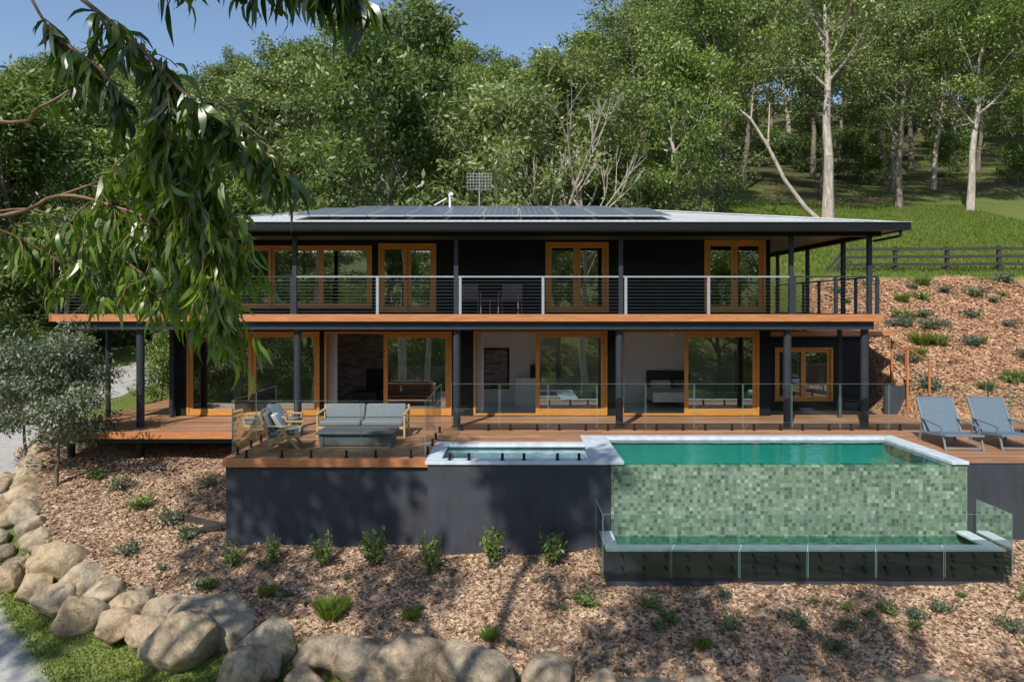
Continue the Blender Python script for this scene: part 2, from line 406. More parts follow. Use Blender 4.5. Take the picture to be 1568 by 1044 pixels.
def blades(name,x,y,h,rng,mat):
    n=len(x); z=H(x,y)-.01; c=np.stack([x,y,z],1)
    a=rng.uniform(0,2*np.pi,n); hh=h*rng.uniform(.5,1.3,n)
    s=np.stack([np.cos(a),np.sin(a),0*a],1)*.012*(1+h*4)
    lean=np.stack([rng.normal(0,.35,n),rng.normal(0,.35,n),np.ones(n)],1)*hh[:,None]
    V=np.stack([c-s,c+s,c+lean*.6+s*.6+0,c+lean],1).reshape(-1,3)
    me=np_mesh(name,V,np.arange(4*n).reshape(-1,4),np.repeat(rng.uniform(0,1,n),4),[mat]); return new_obj(name,me)
x=RNG.uniform(-16,-2,90000); y=RNG.uniform(9,21,90000)
k=(sdist(x,y)<-.15)&(pdist(x,y,DR)>DW+.1)&(sdist(x,y)>-3.5)
blades('lawn_grass',x[k],y[k],.07,RNG,M_grassb)
x=RNG.uniform(11,30,70000); y=RNG.uniform(27.6,46,70000)
blades('hillside_grass',x,y,.16,RNG,M_grassb)

# ------------------------------------------------------------------ boulders
bm=bmesh.new(); bmesh.ops.create_icosphere(bm,subdivisions=4,radius=1)
IV=np.array([v.co[:] for v in bm.verts]); IF=np.array([[v.index for v in f.verts] for f in bm.faces]); bm.free()
def boulder(cx,cy,cz,sx,sy,sz,rng):
    v=IV.copy()
    for _ in range(12):
        n=rng.normal(size=3); n/=np.linalg.norm(n); d=rng.uniform(.58,.86)
        p=v@n; over=p>d
        v[over]-=n*((p[over]-d)*.95)[:,None]
    o3=rng.uniform(0,50,3)
    nz=np.array([mnoise.noise(Vector(p*2.2+o3))*.08+mnoise.noise(Vector(p*6+o3))*.035+mnoise.noise(Vector(p*14+o3))*.014 for p in v])
    v*=(1+nz)[:,None]
    v*=np.array([sx,sy,sz])*1.12; a=rng.normal(0,.5); c,s=math.cos(a),math.sin(a)
    v=v@np.array([[c,s,0],[-s,c,0],[0,0,1]])
    return v+np.array([cx,cy,cz])
seg=np.hypot(*(BL[1:]-BL[:-1]).T); cum=np.concatenate([[0],np.cumsum(seg)])
VV=[];FF=[];off=0
def addb(v):
    global off
    VV.append(v);FF.append(IF+off);off+=len(v)
s=cum[1]+1
while s<cum[-1]-9:
    px_=np.interp(s,cum,BL[:,0]); py_=np.interp(s,cum,BL[:,1])
    big=.33 if py_>14.2 else .43 if py_>12.9 else .58 if px_<0 else .44
    r=big*RNG.uniform(.75,1.28)
    tx=np.interp(s+.1,cum,BL[:,0])-px_; ty=np.interp(s+.1,cum,BL[:,1])-py_; L=math.hypot(tx,ty); nx_,ny_=ty/L,-tx/L
    zi=float(inner(np.array(px_),np.array(py_)))
    addb(boulder(px_-nx_*.05,py_-ny_*.05,zi-.12,r*1.1,r*.85,r*.78,RNG))
    r2=big*RNG.uniform(.7,1.15)
    q_=RNG.uniform(.32,.45)+r*.25
    zo=float(outer(np.array(px_),np.array(py_)))
    jx=RNG.normal(0,.15)
    addb(boulder(px_+nx_*q_+jx,py_+ny_*q_,zo+r2*.25,r2*1.0,r2*.8,r2*.8,RNG))
    s+=r*1.75
me=np_mesh('boulder_retaining_wall',np.concatenate(VV),np.concatenate(FF),mats=[M_rock],smooth=True); new_obj('boulder_retaining_wall',me)

# ------------------------------------------------------------------ trees
def leaf_quads(c,d,L,W,rng,nrm=None):
    n=len(c); d=d/np.linalg.norm(d,axis=1,keepdims=True)
    r=rng.normal(size=(n,3)) if nrm is None else nrm
    s=np.cross(d,r); s/=np.linalg.norm(s,axis=1,keepdims=True)+1e-9
    L=L[:,None];W=W[:,None]
    return np.stack([c,c+d*L*.45+s*W/2,c+d*L,c+d*L*.45-s*W/2],1).reshape(-1,3)
def tree_mesh(name,seed,h=14,tf=.35,spread=4,tr=.25,nl=11,leaves=110,leafL=.32,clump=.8,bark_m=None,leaf_m=None,lean=.06,sub=6,wr=.38):
    rng=np.random.default_rng(seed); mb=MB(); cl=[]
    pts=[np.array([0,0,-.6])]; n=8; dirx,diry=rng.normal(0,lean,2)
    for i in range(1,n+1):
        t=i/n; pts.append(np.array([dirx*h*t+rng.normal(0,.012*h)*t,diry*h*t+rng.normal(0,.012*h)*t,h*.88*t]))
    rad=[tr*(1.25 if i==0 else 1)*(1-.86*i/n) for i in range(n+1)]
    for i in range(n): mb.tube(pts[i],pts[i+1],rad[i],rad[i+1],bark_m,7,False)
    def tp(t):
        i=min(int(t*n),n-1); f=t*n-i; return pts[i]*(1-f)+pts[i+1]*f, rad[i]*(1-f)+rad[i+1]*f
    az=rng.uniform(0,6.28)
    for k in range(nl):
        t=tf+(.97-tf)*(k+.5*rng.uniform())/nl; az+=2.4+rng.normal(0,.35)
        p,r=tp(t); prof=math.sin(math.pi*min(1,(.22+.78*(t-tf)/(1-tf))**.8))*.75+.3
        Ln=spread*prof*rng.uniform(.7,1.2); el=math.radians(rng.uniform(18,58))+(t-.5)*.5
        d=np.array([math.cos(az)*math.cos(el),math.sin(az)*math.cos(el),math.sin(el)])
        q=p.copy(); rr=r*.6; segs=4; nodes=[q.copy()]
        for j in range(segs):
            d=d+rng.normal(0,.16,3); d[2]+=.06; d/=np.linalg.norm(d)
            q2=q+d*Ln/segs; r2=rr*.72; mb.tube(q,q2,rr,r2,bark_m,5,False); q=q2; rr=r2; nodes.append(q.copy())
        cl.append((q,1.0))
        for j in range(sub):
            b=nodes[1+ (j%(segs))]; dd=d+rng.normal(0,.75,3); dd[2]=abs(dd[2])*.6+.05; dd/=np.linalg.norm(dd)
            e=b+dd*Ln*rng.uniform(.25,.55); mb.tube(b,(b+e)/2+rng.normal(0,.08,3),rr*.9,rr*.6,bark_m,4,False); mb.tube((b+e)/2,e,rr*.6,rr*.25,bark_m,4,False)
            cl.append((e,.9))
    cl.append((pts[-1]+np.array([0,0,.4]),1.0))
    V=[];T=[]
    for c,sc in cl:
        r=clump*sc*rng.uniform(.65,1.35)
        m=int(leaves*(r/clump)**2*rng.uniform(.7,1.2))
        if m<5: continue
        u=rng.normal(size=(m,3)); u/=np.linalg.norm(u,axis=1,keepdims=True); rad_=rng.uniform(.2,1,m)**.5
        lump=1+.35*np.sin(u[:,0]*4+rng.uniform(0,6))*np.sin(u[:,1]*4+rng.uniform(0,6))
        P=c+u*(rad_*r*lump)[:,None]*np.array([1.1,1.1,.68])
        D=rng.normal(0,.7,(m,3))+u*.4; D[:,2]-=.35
        nn=u*1.0+np.array([0,0,.5])+rng.normal(0,.5,(m,3))
        V.append(leaf_quads(P,D,leafL*rng.uniform(.6,1.3,m),leafL*wr*rng.uniform(.7,1.3,m),rng,nn))
        tn=np.clip(rng.uniform(.0,.9)+u[:,2]*.2+rng.normal(0,.14,m),0,1); T.append(np.repeat(tn,4))  # leaf tone lightens toward clump tops, top light painted into the colour
    V=np.concatenate(V);T=np.concatenate(T)
    nb=len(mb.v); BV=np.array(mb.v); BF=np.array([f for f in mb.f])
    VA=np.concatenate([BV,V]); FA=np.concatenate([BF,np.arange(len(V)).reshape(-1,4)+nb])
    me=np_mesh(name,VA,FA,np.concatenate([np.zeros(nb),T]),[bark_m,leaf_m],matidx=np.concatenate([np.zeros(len(BF)),np.ones(len(V)//4)]))
    return me,h
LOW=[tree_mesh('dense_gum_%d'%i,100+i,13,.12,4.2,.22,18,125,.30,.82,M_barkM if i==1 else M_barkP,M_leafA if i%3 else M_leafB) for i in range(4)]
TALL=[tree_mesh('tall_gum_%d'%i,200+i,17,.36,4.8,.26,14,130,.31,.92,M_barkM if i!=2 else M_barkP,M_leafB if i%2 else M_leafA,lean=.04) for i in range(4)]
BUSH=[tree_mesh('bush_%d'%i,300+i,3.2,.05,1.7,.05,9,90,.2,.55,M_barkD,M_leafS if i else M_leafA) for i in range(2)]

forest=empty('eucalyptus_forest')
cnt=[0]
def inst(tm,x,y,h,parent=forest,name=None,rot=None,wide=1.0,z=None):
    me,h0=tm; s=h/h0
    cnt[0]+=1
    o=new_obj(name or 'tree_%d'%cnt[0],me,parent); o.location=(x,y,(h1(x,y) if z is None else z)-.1)
    w=s*wide*random.uniform(.95,1.1); o.scale=(w,w,s); o.rotation_euler=(0,0,random.uniform(0,6.28) if rot is None else rot); return o
SU=[-.9,-.75,-.654,-.559,-.473,-.434,-.348,-.272,-.214,-.138,-.08,0,.063,.13,.168,.302,.75,1]
ST=[.36,.364,.392,.373,.335,.364,.392,.43,.455,.46,.402,.383,.411,.402,.46,.507,.53,.53]
rows=[34,39,45,52,61,72,86,104]
for Y in rows:
    X=-.86*Y+random.uniform(0,3)
    while X<.88*Y:
        yy=Y+random.uniform(-2.4,2.4); xx=X+random.uniform(-1,1); u=xx/yy
        right=u>.22
        step=random.uniform(4.8,6.8)*(1+(Y-34)/130)*(.78 if right else 1)
        X+=step
        if pdist(np.array([xx]),np.array([yy]),DR)[0]<3.2: continue
        if u>.24 and yy<47: continue
        if u>.10 and u<=.24 and yy<37: continue
        top=3.22+np.interp(u,SU,ST)*yy-h1(xx,yy)
        h=min(random.uniform(13,22),top*random.uniform(.84,1.0))
        if Y>=86: h=top*random.uniform(.88,1.0)
        if h<4: continue
        if u>.24: tm=random.choice(TALL) if Y<70 else random.choice(LOW+TALL)
        else: tm=random.choice(LOW+LOW+TALL) if Y>40 else random.choice(LOW)
        inst(tm,xx,yy,h,wide=(13/15 if h>15 else 1.0)*random.uniform(.95,1.2))
for i in range(80):
    Y=random.uniform(33,60); X=random.uniform(-.8,.8)*Y
    if X/Y>.22: Y=random.uniform(52,85); X=random.uniform(.24,.85)*Y
    if pdist(np.array([X]),np.array([Y]),DR)[0]<2.8: continue
    inst(random.choice(BUSH),X,Y,random.uniform(2.2,4.5))
for (X,Y,h) in [(-21,23,6.5),(-24,28,9),(-20.5,31,8),(-13,33,9),(-26,33,11),(-21,36,12),(-12.5,29.5,5),(-28,24,9)]:
    inst(LOW[int(abs(X))%4],X,Y,h)
for (X,Y,h) in [(-19.3,21,2.6),(-20,26,3),(-13.2,26.5,2.4),(-12.6,24.5,1.8),(-18.8,19,2)]:
    inst(BUSH[0],X,Y,h)
vf=empty('valley_forest')
for i in range(46):
    X=-78+3.4*i+random.uniform(-2,2); Y=-28-14*(i%3)-random.uniform(0,9)
    inst(random.choice(LOW+TALL),X,Y,random.uniform(14,20),parent=vf,wide=1.2)

bigm=tree_mesh('gum_big',401,17,.50,5.2,.34,13,120,.31,.92,M_barkP,M_leafB,lean=.01,sub=6)
inst(bigm,18.5,40,17.5,parent=None,name='eucalyptus_tree')
inst(TALL[0],12.6,41.5,16,parent=None,name='eucalyptus_tree')
inst(TALL[2],29.5,44,17,parent=None,name='eucalyptus_tree')
inst(TALL[3],25.5,45,14,parent=None,name='eucalyptus_tree')
inst(TALL[1],35.5,46,16,parent=None,name='eucalyptus_tree')
inst(LOW[2],8.6,36.5,12.0,parent=None,name='eucalyptus_tree',wide=.85)
inst(LOW[0],7.0,34.5,7,parent=None,name='eucalyptus_tree')
inst(LOW[3],10.8,38.5,8,parent=None,name='eucalyptus_tree')
lm=MB()
P=[(18.3,39.8,7.9),(17.2,40,9.0),(16.0,40,10.6),(15.0,40,12.6),(14.0,40,14.2),(12.8,40.3,15.4),(11.8,41,16.9)]
for i in range(6): lm.tube(P[i],P[i+1],.17-.022*i,.148-.022*i,M_barkP,8,False)
lm.tube(P[3],(15.1,40,15.2),.07,.03,M_barkP,6,False); lm.tube(P[4],(14.2,40,16.6),.06,.02,M_barkP,6,False)
lm.build('leaning_gum_trunk',smooth=True)
def bare(name,x,y,h,seed):
    rng=np.random.default_rng(seed); mb=MB(); z0=h1(x,y)
    def br(p,d,L,r,dep):
        q=p
        for j in range(3):
            d=d+rng.normal(0,.09,3); d[2]+=.05; d/=np.linalg.norm(d); e=q+d*L/3; mb.tube(q,e,r*(1-.2*j),r*(.8-.2*j),M_barkP,6,False); q=e
        if dep<4:
            for k in range(2 if dep<1 else 3):
                dd=d+rng.normal(0,.33,3); dd[2]=abs(dd[2])+.15; dd/=np.linalg.norm(dd); br(q,dd,L*rng.uniform(.5,.75),r*.55,dep+1)
    br(np.array([x,y,z0-.3]),np.array([.05,0,1.]),h*.42,.17,0)
    return mb.build(name,smooth=True)
bare('bare_pale_tree',1.2,31.5,10.6,3)
bare('bare_pale_tree',2.4,31.8,11.2,8)
# tall shade gums around the viewpoint (their trunks and crowns stand outside the photograph)
SH=[tree_mesh('shade_gum_%d'%i,500+i,24,.58,5.8,.30,6,210,.38,.85,M_barkP,M_leafA,lean=.015,sub=2) for i in range(3)]
for i,(X,Y,h) in enumerate([(-11.5,.9,24),(-6.6,-.4,25),(-1.4,-2.0,22),(4.4,-3.0,21),(10,-3.5,22)]):
    inst(SH[i%3],X,Y,h,parent=None,name='eucalyptus_tree')

sm=tree_mesh('small_wattle_mesh',610,3.3,.35,1.35,.05,12,160,.12,.42,M_barkD,M_leafG,lean=.04)
inst(sm,-11.1,16.6,3.5,parent=None,name='small_wattle_tree',rot=1)
inst(sm,-13.2,18.6,3.2,parent=None,name='small_wattle_tree',rot=3)

# ---------------- foreground gum with hanging leaves
ft=empty('overhanging_gum_tree')
def q(a,b,Y): return np.array([(a-784)/1045*Y,Y,3.22-(b-470)/1045*Y])
tb=MB(); lv=[];lf=[];lt=[]
rg=np.random.default_rng(5)
def leaf(p,d,L,W,tone):
    d=d/np.linalg.norm(d); s=np.cross(d,rg.normal(size=3)); s/=np.linalg.norm(s); nrm=np.cross(s,d)
    curve=rg.normal(0,.14)*L; sick=rg.normal(0,.10)*L
    prof=[0,.62,1,.78,.36,0]; ts=[0,.15,.38,.62,.84,1]
    pts=[]
    for t,w in zip(ts,prof):
        c=p+d*L*t+nrm*curve*math.sin(t*math.pi)+s*sick*math.sin(t*math.pi)+np.array([0,0,-.12*L*t*t])
        if w==0: pts.append([c])
        else: pts.append([c-s*W*w/2+nrm*W*.12,c+s*W*w/2+nrm*W*.12])
    idx=[]
    for g in pts:
        r=[]
        for v in g: lv.append(tuple(v)); lt.append(tone); r.append(len(lv)-1)
        idx.append(r)
    lf.append((idx[0][0],idx[1][1],idx[1][0]))
    for i in range(1,4): lf.append((idx[i][0],idx[i][1],idx[i+1][1],idx[i+1][0]))
    lf.append((idx[4][0],idx[4][1],idx[5][0]))
M_twig=simple('twig_bark',(.22,.13,.075),.7,.3,20)
def twig(p,d,L,n,tone0,leafL=.15):
    qq=np.array(p); d=d/np.linalg.norm(d)
    for j in range(n):
        d2=d+np.array([0,0,-.22])+rg.normal(0,.10,3); d2/=np.linalg.norm(d2); e=qq+d2*L/n
        tb.tube(qq,e,.0032,.0026,M_twig,4,False)
        for kk in range(2):
            ld=d2*.35+rg.normal(0,.38,3)+np.array([0,0,-.75])
            leaf(qq*(1-kk*.5)+e*kk*.5,ld,leafL*rg.uniform(.65,1.15),leafL*.165*rg.uniform(.75,1.3),float(np.clip(tone0+rg.normal(0,.25),0,1)))
        qq=e; d=d2
def branch(pts,r0,r1,ntw,tone,tl=.25,leafL=.15,start=0.0,n=5,spr=.8):
    pts=[np.array(p,float) for p in pts]
    fine=[]
    for i in range(len(pts)-1):
        a=pts[max(i-1,0)];b=pts[i];c=pts[i+1];d=pts[min(i+2,len(pts)-1)]
        for t in np.linspace(0,1,6)[:-1]:
            fine.append(.5*((2*b)+(-a+c)*t+(2*a-5*b+4*c-d)*t*t+(-a+3*b-3*c+d)*t**3))
    fine.append(pts[-1]); m=len(fine)-1
    for i in range(m): tb.tube(fine[i],fine[i+1],r0+(r1-r0)*i/m,r0+(r1-r0)*(i+1)/m,M_twig,6,False)
    for k in range(ntw):
        t=start+(1-start)*(k+rg.uniform(0,1))/ntw; i=min(int(t*m),m-1); f=t*m-i; p=fine[i]*(1-f)+fine[i+1]*f
        d=fine[i+1]-fine[i]; d=d/np.linalg.norm(d)+rg.normal(0,spr,3); d[2]-=.3
        twig(p,d,tl*rg.uniform(.6,1.3),n,tone,leafL)
root=np.array([-4.4,2.4,5.6])  # tone per branch paints shade into the upper leaves, sunlight into the lower
branch([root,q(-60,-200,3.1),q(150,-85,3.0),q(350,-60,2.9),q(470,-45,2.8),q(530,-20,2.75)],.026,.006,50,.25,.17,.16,.45,4)
branch([root,q(-40,-140,3.2),q(90,-30,3.2),q(200,60,3.1),q(290,150,3.0),q(350,190,2.95),q(420,245,2.9)],.018,.004,56,.35,.18,.155,.42,4)
branch([q(20,-60,3.2),q(60,20,3.1),q(90,60,3.1),q(140,95,3.0),q(190,150,3.0)],.008,.004,18,.3,.14,.145,.3,4)
branch([q(200,60,3.1),q(235,150,3.2),q(262,240,3.2),q(292,300,3.2),q(325,390,3.15),q(345,480,3.1)],.010,.004,80,.9,.26,.14,.2,6)
branch([q(290,150,3.0),q(315,230,3.2),q(335,300,3.3),q(360,400,3.3)],.007,.004,34,.85,.22,.14,.22,5)
branch([q(240,170,3.3),q(225,250,3.3),q(270,330,3.35),q(305,440,3.3)],.007,.004,38,.95,.24,.14,.15,5)
branch([np.array([-4.4,2.6,3.6]),q(-60,335,3.4),q(90,300,3.4),q(180,318,3.35),q(250,345,3.3),q(310,385,3.3)],.013,.004,38,.65,.22,.135,.5,5)
branch([np.array([-4.4,2.6,4.2]),q(-40,185,3.5),q(60,165,3.4),q(130,120,3.4),q(170,70,3.3)],.012,.004,14,.4,.16,.135,.55,4)
branch([q(-60,335,3.4),q(20,360,3.5),q(90,400,3.6),q(150,430,3.6)],.008,.003,26,.6,.2,.13,.25,5)
branch([q(90,300,3.4),q(170,270,3.4),q(215,235,3.4)],.006,.003,14,.65,.15,.13,.3,4)
branch([q(-60,335,3.4),q(40,320,3.5),q(110,345,3.5),q(200,405,3.5),q(240,440,3.5)],.006,.003,26,.75,.2,.13,.4,5)
zt=h1(-4.9,1.6)
for a,b,r0,r1 in [((-4.9,1.6,zt-.3),(-4.75,1.9,0),.2,.16),((-4.75,1.9,0),(-4.5,2.3,3.4),.16,.12),((-4.5,2.3,3.4),(-4.4,2.4,5.6),.12,.08),((-4.4,2.4,5.6),(-4.6,1.4,8.6),.08,.04)]:
    tb.tube(a,b,r0,r1,M_barkP,10,False)
tb.build('trunk_and_branches',ft,smooth=True)
me=bpy.data.meshes.new('hanging_leaves'); me.from_pydata(lv,[],lf); me.materials.append(M_leafF)
at=me.attributes.new('tone','FLOAT','POINT'); at.data.foreach_set('value',lt); me.update()
me.polygons.foreach_set('use_smooth',[True]*len(lf)); new_obj('hanging_leaves',me,ft)
c=[];T=[]
for k in range(14):
    cc=np.array([-5.6,.3,9.4])+rg.normal(0,1,3)*np.array([1.3,1.2,.7]); cc[2]=max(cc[2],8.4)
    u=rg.normal(size=(160,3))*.4; c.append(leaf_quads(cc+u,rg.normal(0,.6,(160,3))+np.array([0,0,-.6]),rg.uniform(.12,.2,160),rg.uniform(.03,.05,160),rg))
    T.append(np.repeat(rg.uniform(.1,.8,160),4))
V=np.concatenate(c); me=np_mesh('crown_leaves',V,np.arange(len(V)).reshape(-1,4),np.concatenate(T),[M_leafF]); new_obj('crown_leaves',me,ft)

# ------------------------------------------------------------------ garden plants
def plant_mesh(name,seed,h,w,nst,nl,L,mat):
    rng=np.random.default_rng(seed); C=[];D=[]
    mb=MB()
    for s_ in range(nst):
        a=rng.uniform(0,6.28); r=w*rng.uniform(.2,1); top=np.array([math.cos(a)*r,math.sin(a)*r,h*rng.uniform(.5,1)])
        mb.tube((0,0,-.03),tuple(top),.006,.003,M_barkD,4,False)
        t=rng.uniform(.25,1,nl); P=top*t[:,None]+rng.normal(0,.02,(nl,3)); C.append(P)
        dd=rng.normal(0,.7,(nl,3)); dd[:,2]+=.5; D.append(dd)
    C=np.concatenate(C);D=np.concatenate(D);n=len(C)
    V=leaf_quads(C,D,L*rng.uniform(.7,1.3,n),L*.45*rng.uniform(.7,1.2,n),rng)
    BV=np.array(mb.v);BF=np.array(mb.f); nb=len(BV)
    return np_mesh(name,np.concatenate([BV,V]),np.concatenate([BF,np.arange(len(V)).reshape(-1,4)+nb]),np.concatenate([np.zeros(nb),np.repeat(rng.uniform(0,1,n),4)]),[M_barkD,mat],matidx=np.concatenate([np.zeros(len(BF)),np.ones(n)]))
PM=[plant_mesh('shrub_mesh_%d'%i,20+i,.62,.28,14,28,.085,M_leafS) for i in range(3)]
PL=[plant_mesh('low_plant_mesh_%d'%i,40+i,.2,.3,16,16,.07,M_leafG if i else M_leafS) for i in range(3)]
TF=[]
for i in range(2):
    rng=np.random.default_rng(70+i); n=260; a=rng.uniform(0,6.28,n); C=np.stack([np.cos(a),np.sin(a),0*a],1)*rng.uniform(0,.09,n)[:,None]
    D=np.stack([np.cos(a)*.6,np.sin(a)*.6,rng.uniform(.5,1.3,n)],1); V=leaf_quads(C,D,rng.uniform(.15,.36,n),np.full(n,.014),rng)
    TF.append(np_mesh('tuft_mesh_%d'%i,V,np.arange(4*n).reshape(-1,4),np.repeat(rng.uniform(.2,1,n),4),[M_grassb]))
def put(me,name,x,y,s):
    o=new_obj(name,me); o.location=(x,y,h1(x,y)); o.scale=(s,s,s*random.uniform(.9,1.15)); o.rotation_euler=(0,0,random.uniform(0,6)); return o
for i,(X,s) in enumerate([(-5.65,.85),(-4.85,.85),(-3.85,1.1),(-2.82,1.2),(-1.66,1.25),(-.4,1.1),(.82,1.15)]):
    put(PM[i%3],'garden_shrub',X,13.75+random.uniform(-.12,.1),s)
for i,(X,Y,s) in enumerate([(2.9,12.35,1),(3.9,12.2,1),(-7.6,15.1,1.5),(-8.6,15.6,1.4),(-6.9,14.6,1.3),(-9.4,16.4,1.4),(1.45,12.75,1.2),(5.1,12.3,.9),(6.0,12.2,1),(6.9,12.45,.9),(7.9,12.6,1),(8.9,12.2,1.1),(9.6,12.7,1),(-6.0,13.3,.9),(-8.0,14.2,1.2),(2.6,12.6,.9),(9.4,12.0,1.2),(5.6,11.9,1),(-10.3,17.0,1.2),(-7.4,16.6,1.2),(10.2,12.9,1)]):
    put(PL[i%3],'groundcover_plant',X,Y,s)
for i,(X,Y,s) in enumerate([(-3.35,12.6,1.3),(-3.2,12.75,1.1),(-3.5,12.77,1.1),(-1.85,12.6,.9),(-4.7,13.1,.9),(-5.9,13.3,.8),(-.4,12.2,.9),(3.3,11.9,.8)]):
    put(TF[i%2],'grass_tuft',X,Y,s)
for i in range(46):
    X=random.uniform(12.4,20);Y=random.uniform(20.2,27.2)
    put(random.choice(TF+PL),'bank_plant',X,Y,random.uniform(.8,1.9))
for i in range(56):
    X=random.uniform(-9.5,12);Y=random.uniform(11.7,13.9)
    if 1.5<X<9.7 and Y>12.9: continue
    if float(sdist(np.array([X]),np.array([Y]))[0])<.5: continue
    put(random.choice(PL),'groundcover_plant',X,Y,random.uniform(.3,.9))
lg=MB(); lg.beam((-7.3,15.2,h1(-7.3,15.2)+.03),(-6.3,14.9,h1(-6.3,14.9)+.08),.14,.12,M_fence); lg.beam((-6.9,14.75,h1(-6.9,14.75)+.03),(-6.2,14.95,h1(-6.2,14.95)+.1),.12,.1,M_fence); lg.build('timber_sleepers')

# ------------------------------------------------------------------ HOUSE
house=empty('two_storey_house')
WY=20.2
def wall(mb,x0,x1,z0,z1,y0,y1,ops,mat):
    ops=sorted(ops); x=x0
    for (a,b,c,d) in ops:
        if a>x: mb.box(x,a,y0,y1,z0,z1,mat)
        if c>z0: mb.box(a,b,y0,y1,z0,c,mat)
        if d<z1: mb.box(a,b,y0,y1,d,z1,mat)
        x=b
    if x<x1: mb.box(x,x1,y0,y1,z0,z1,mat)
UP=[(-8.36,-4.14,3.18,5.04),(-3.95,-2.24,3.06,5.10),(.99,2.86,3.06,5.14),(5.69,7.5,3.06,5.2)]
LO=[(-9.62,-5.69,.02,2.5),(-5.55,-1.78,.02,2.5),(-1.14,2.82,.02,2.52),(3.23,7.31,.02,2.52)]
w=MB()
wall(w,-10.0,7.65,-.3,2.62,WY,WY+.15,LO,M_clad)
wall(w,-9.5,7.65,3.0,5.3,WY+.003,WY+.15,UP,M_clad)
w.box(-10.0,7.65,26.4,26.55,-.3,5.3,M_clad)
w.box(-10.0,-9.85,WY+.15,26.4,-.3,2.62,M_clad)
w.box(-9.5,-9.35,WY+.15,26.4,3.0,5.3,M_clad)
w.box(7.5,7.65,WY+.15,26.4,-.3,2.62,M_clad); w.box(7.5,7.65,WY+.15,26.4,3.0,5.3,M_clad)
w.box(-10,7.65,WY+.01,26.55,2.62,3.0,M_clad)
w.build('walls',house)
w=MB()
wall(w,7.66,11.1,-.3,2.3,21.2,21.35,[(8.15,9.96,.3,1.97)],M_clad)
w.box(10.95,11.1,21.35,26,-.3,2.3,M_clad)
w.box(7.66,11.75,20.9,26.2,2.34,2.46,M_fascia); w.box(7.7,11.6,20.95,26.1,2.3,2.34,M_soffit)
w.build('side_wing',house)
it=MB()
it.box(-9.85,7.5,WY+.15,26.4,-.2,.01,M_intfloor)
it.box(-9.84,7.49,WY+.16,26.39,2.56,2.6,M_ceiling)
BW=22.9
it.box(-1.45,7.49,BW,BW+.1,.01,2.56,M_white)
it.box(-1.55,-1.45,WY+.16,BW+.1,.01,2.56,M_white)
it.box(2.95,3.05,WY+.7,BW,.01,2.56,M_white)
it.box(-6.4,-2.4,23.5,24.2,.01,2.56,M_brick); it.box(-5.0,-4.0,23.4,23.5,.4,1.1,M_black)
it.box(-9.84,-6.4,23.9,24.0,.01,2.56,M_dark_int)
it.box(-2.4,-1.55,23.7,23.8,.01,2.56,M_white)
it.box(-.93,-.16,BW-.06,BW,.55,1.78,M_brick); it.box(-1.0,-.09,BW-.03,BW-.001,.48,1.85,M_black)
it.box(.1,2.6,BW-.6,BW,.01,.9,M_white); it.box(.6,1.6,BW-.65,BW-.05,.9,1.3,M_black)
it.box(3.35,3.75,BW-.05,BW,.5,1.85,M_dark_int)
it.box(4.5,5.9,BW-.15,BW,.01,1.1,M_dark_int); it.box(4.4,6.1,21.3,BW-.16,.25,.55,M_linen); it.box(4.6,5.2,BW-.5,BW-.16,.55,.8,M_linen); it.box(5.3,5.9,BW-.5,BW-.16,.55,.8,M_cushion)
it.box(7.67,10.94,23.5,23.6,-.1,2.3,M_dark_int); it.box(7.67,10.94,21.36,23.5,-.2,.02,M_intfloor); it.box(8.6,9.8,22.2,22.8,.02,.75,M_linen)
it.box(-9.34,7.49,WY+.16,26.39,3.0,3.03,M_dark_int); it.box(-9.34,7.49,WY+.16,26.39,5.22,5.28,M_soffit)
it.box(-9.34,7.49,25.0,25.1,3.03,5.22,M_dark_int)  # upper back wall coloured dark, painting in the shade of unlit rooms
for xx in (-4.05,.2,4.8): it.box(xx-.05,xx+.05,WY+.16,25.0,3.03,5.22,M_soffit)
it.build('interior_rooms',house)
it=MB()
it.box(-9.3,-7.9,21.4,22.2,.15,.42,M_blue); it.box(-9.3,-7.9,22.0,22.2,.42,.8,M_blue); it.box(-9.3,-9.1,21.4,22.0,.42,.6,M_blue); it.box(-8.9,-8.5,21.8,21.95,.45,.8,M_linen)
it.box(-5.2,-4.4,22.2,23.0,.1,.45,M_dark_int); it.build('living_room_sofa',house,bevel=.04)
it=MB()
for X,Y in ((.9,21.6),(5.1,21.6)):
    it.tube((X,Y,2.56),(X,Y,2.36),.02,.02,M_white,8); it.tube((X,Y,2.36),(X,Y,2.28),.09,.07,M_white,12)
    for a in range(3):
        t=a*2.09+X; it.beam((X+.08*math.cos(t),Y+.08*math.sin(t),2.31),(X+.6*math.cos(t),Y+.6*math.sin(t),2.33),.11,.012,M_white)
it.build('ceiling_fans',house)
cu=MB()
for x0,x1,zt_ in ((-5.5,-5.25,2.45),(-1.1,-.85,2.45),(3.25,3.37,2.45)):
    m=8
    for i in range(m):
        a=x0+(x1-x0)*i/m; b=x0+(x1-x0)*(i+1)/m; cu.box(a,b,WY+.25+(i%2)*.04,WY+.28+(i%2)*.04,.03,zt_,M_linen)
cu.build('curtains',house)
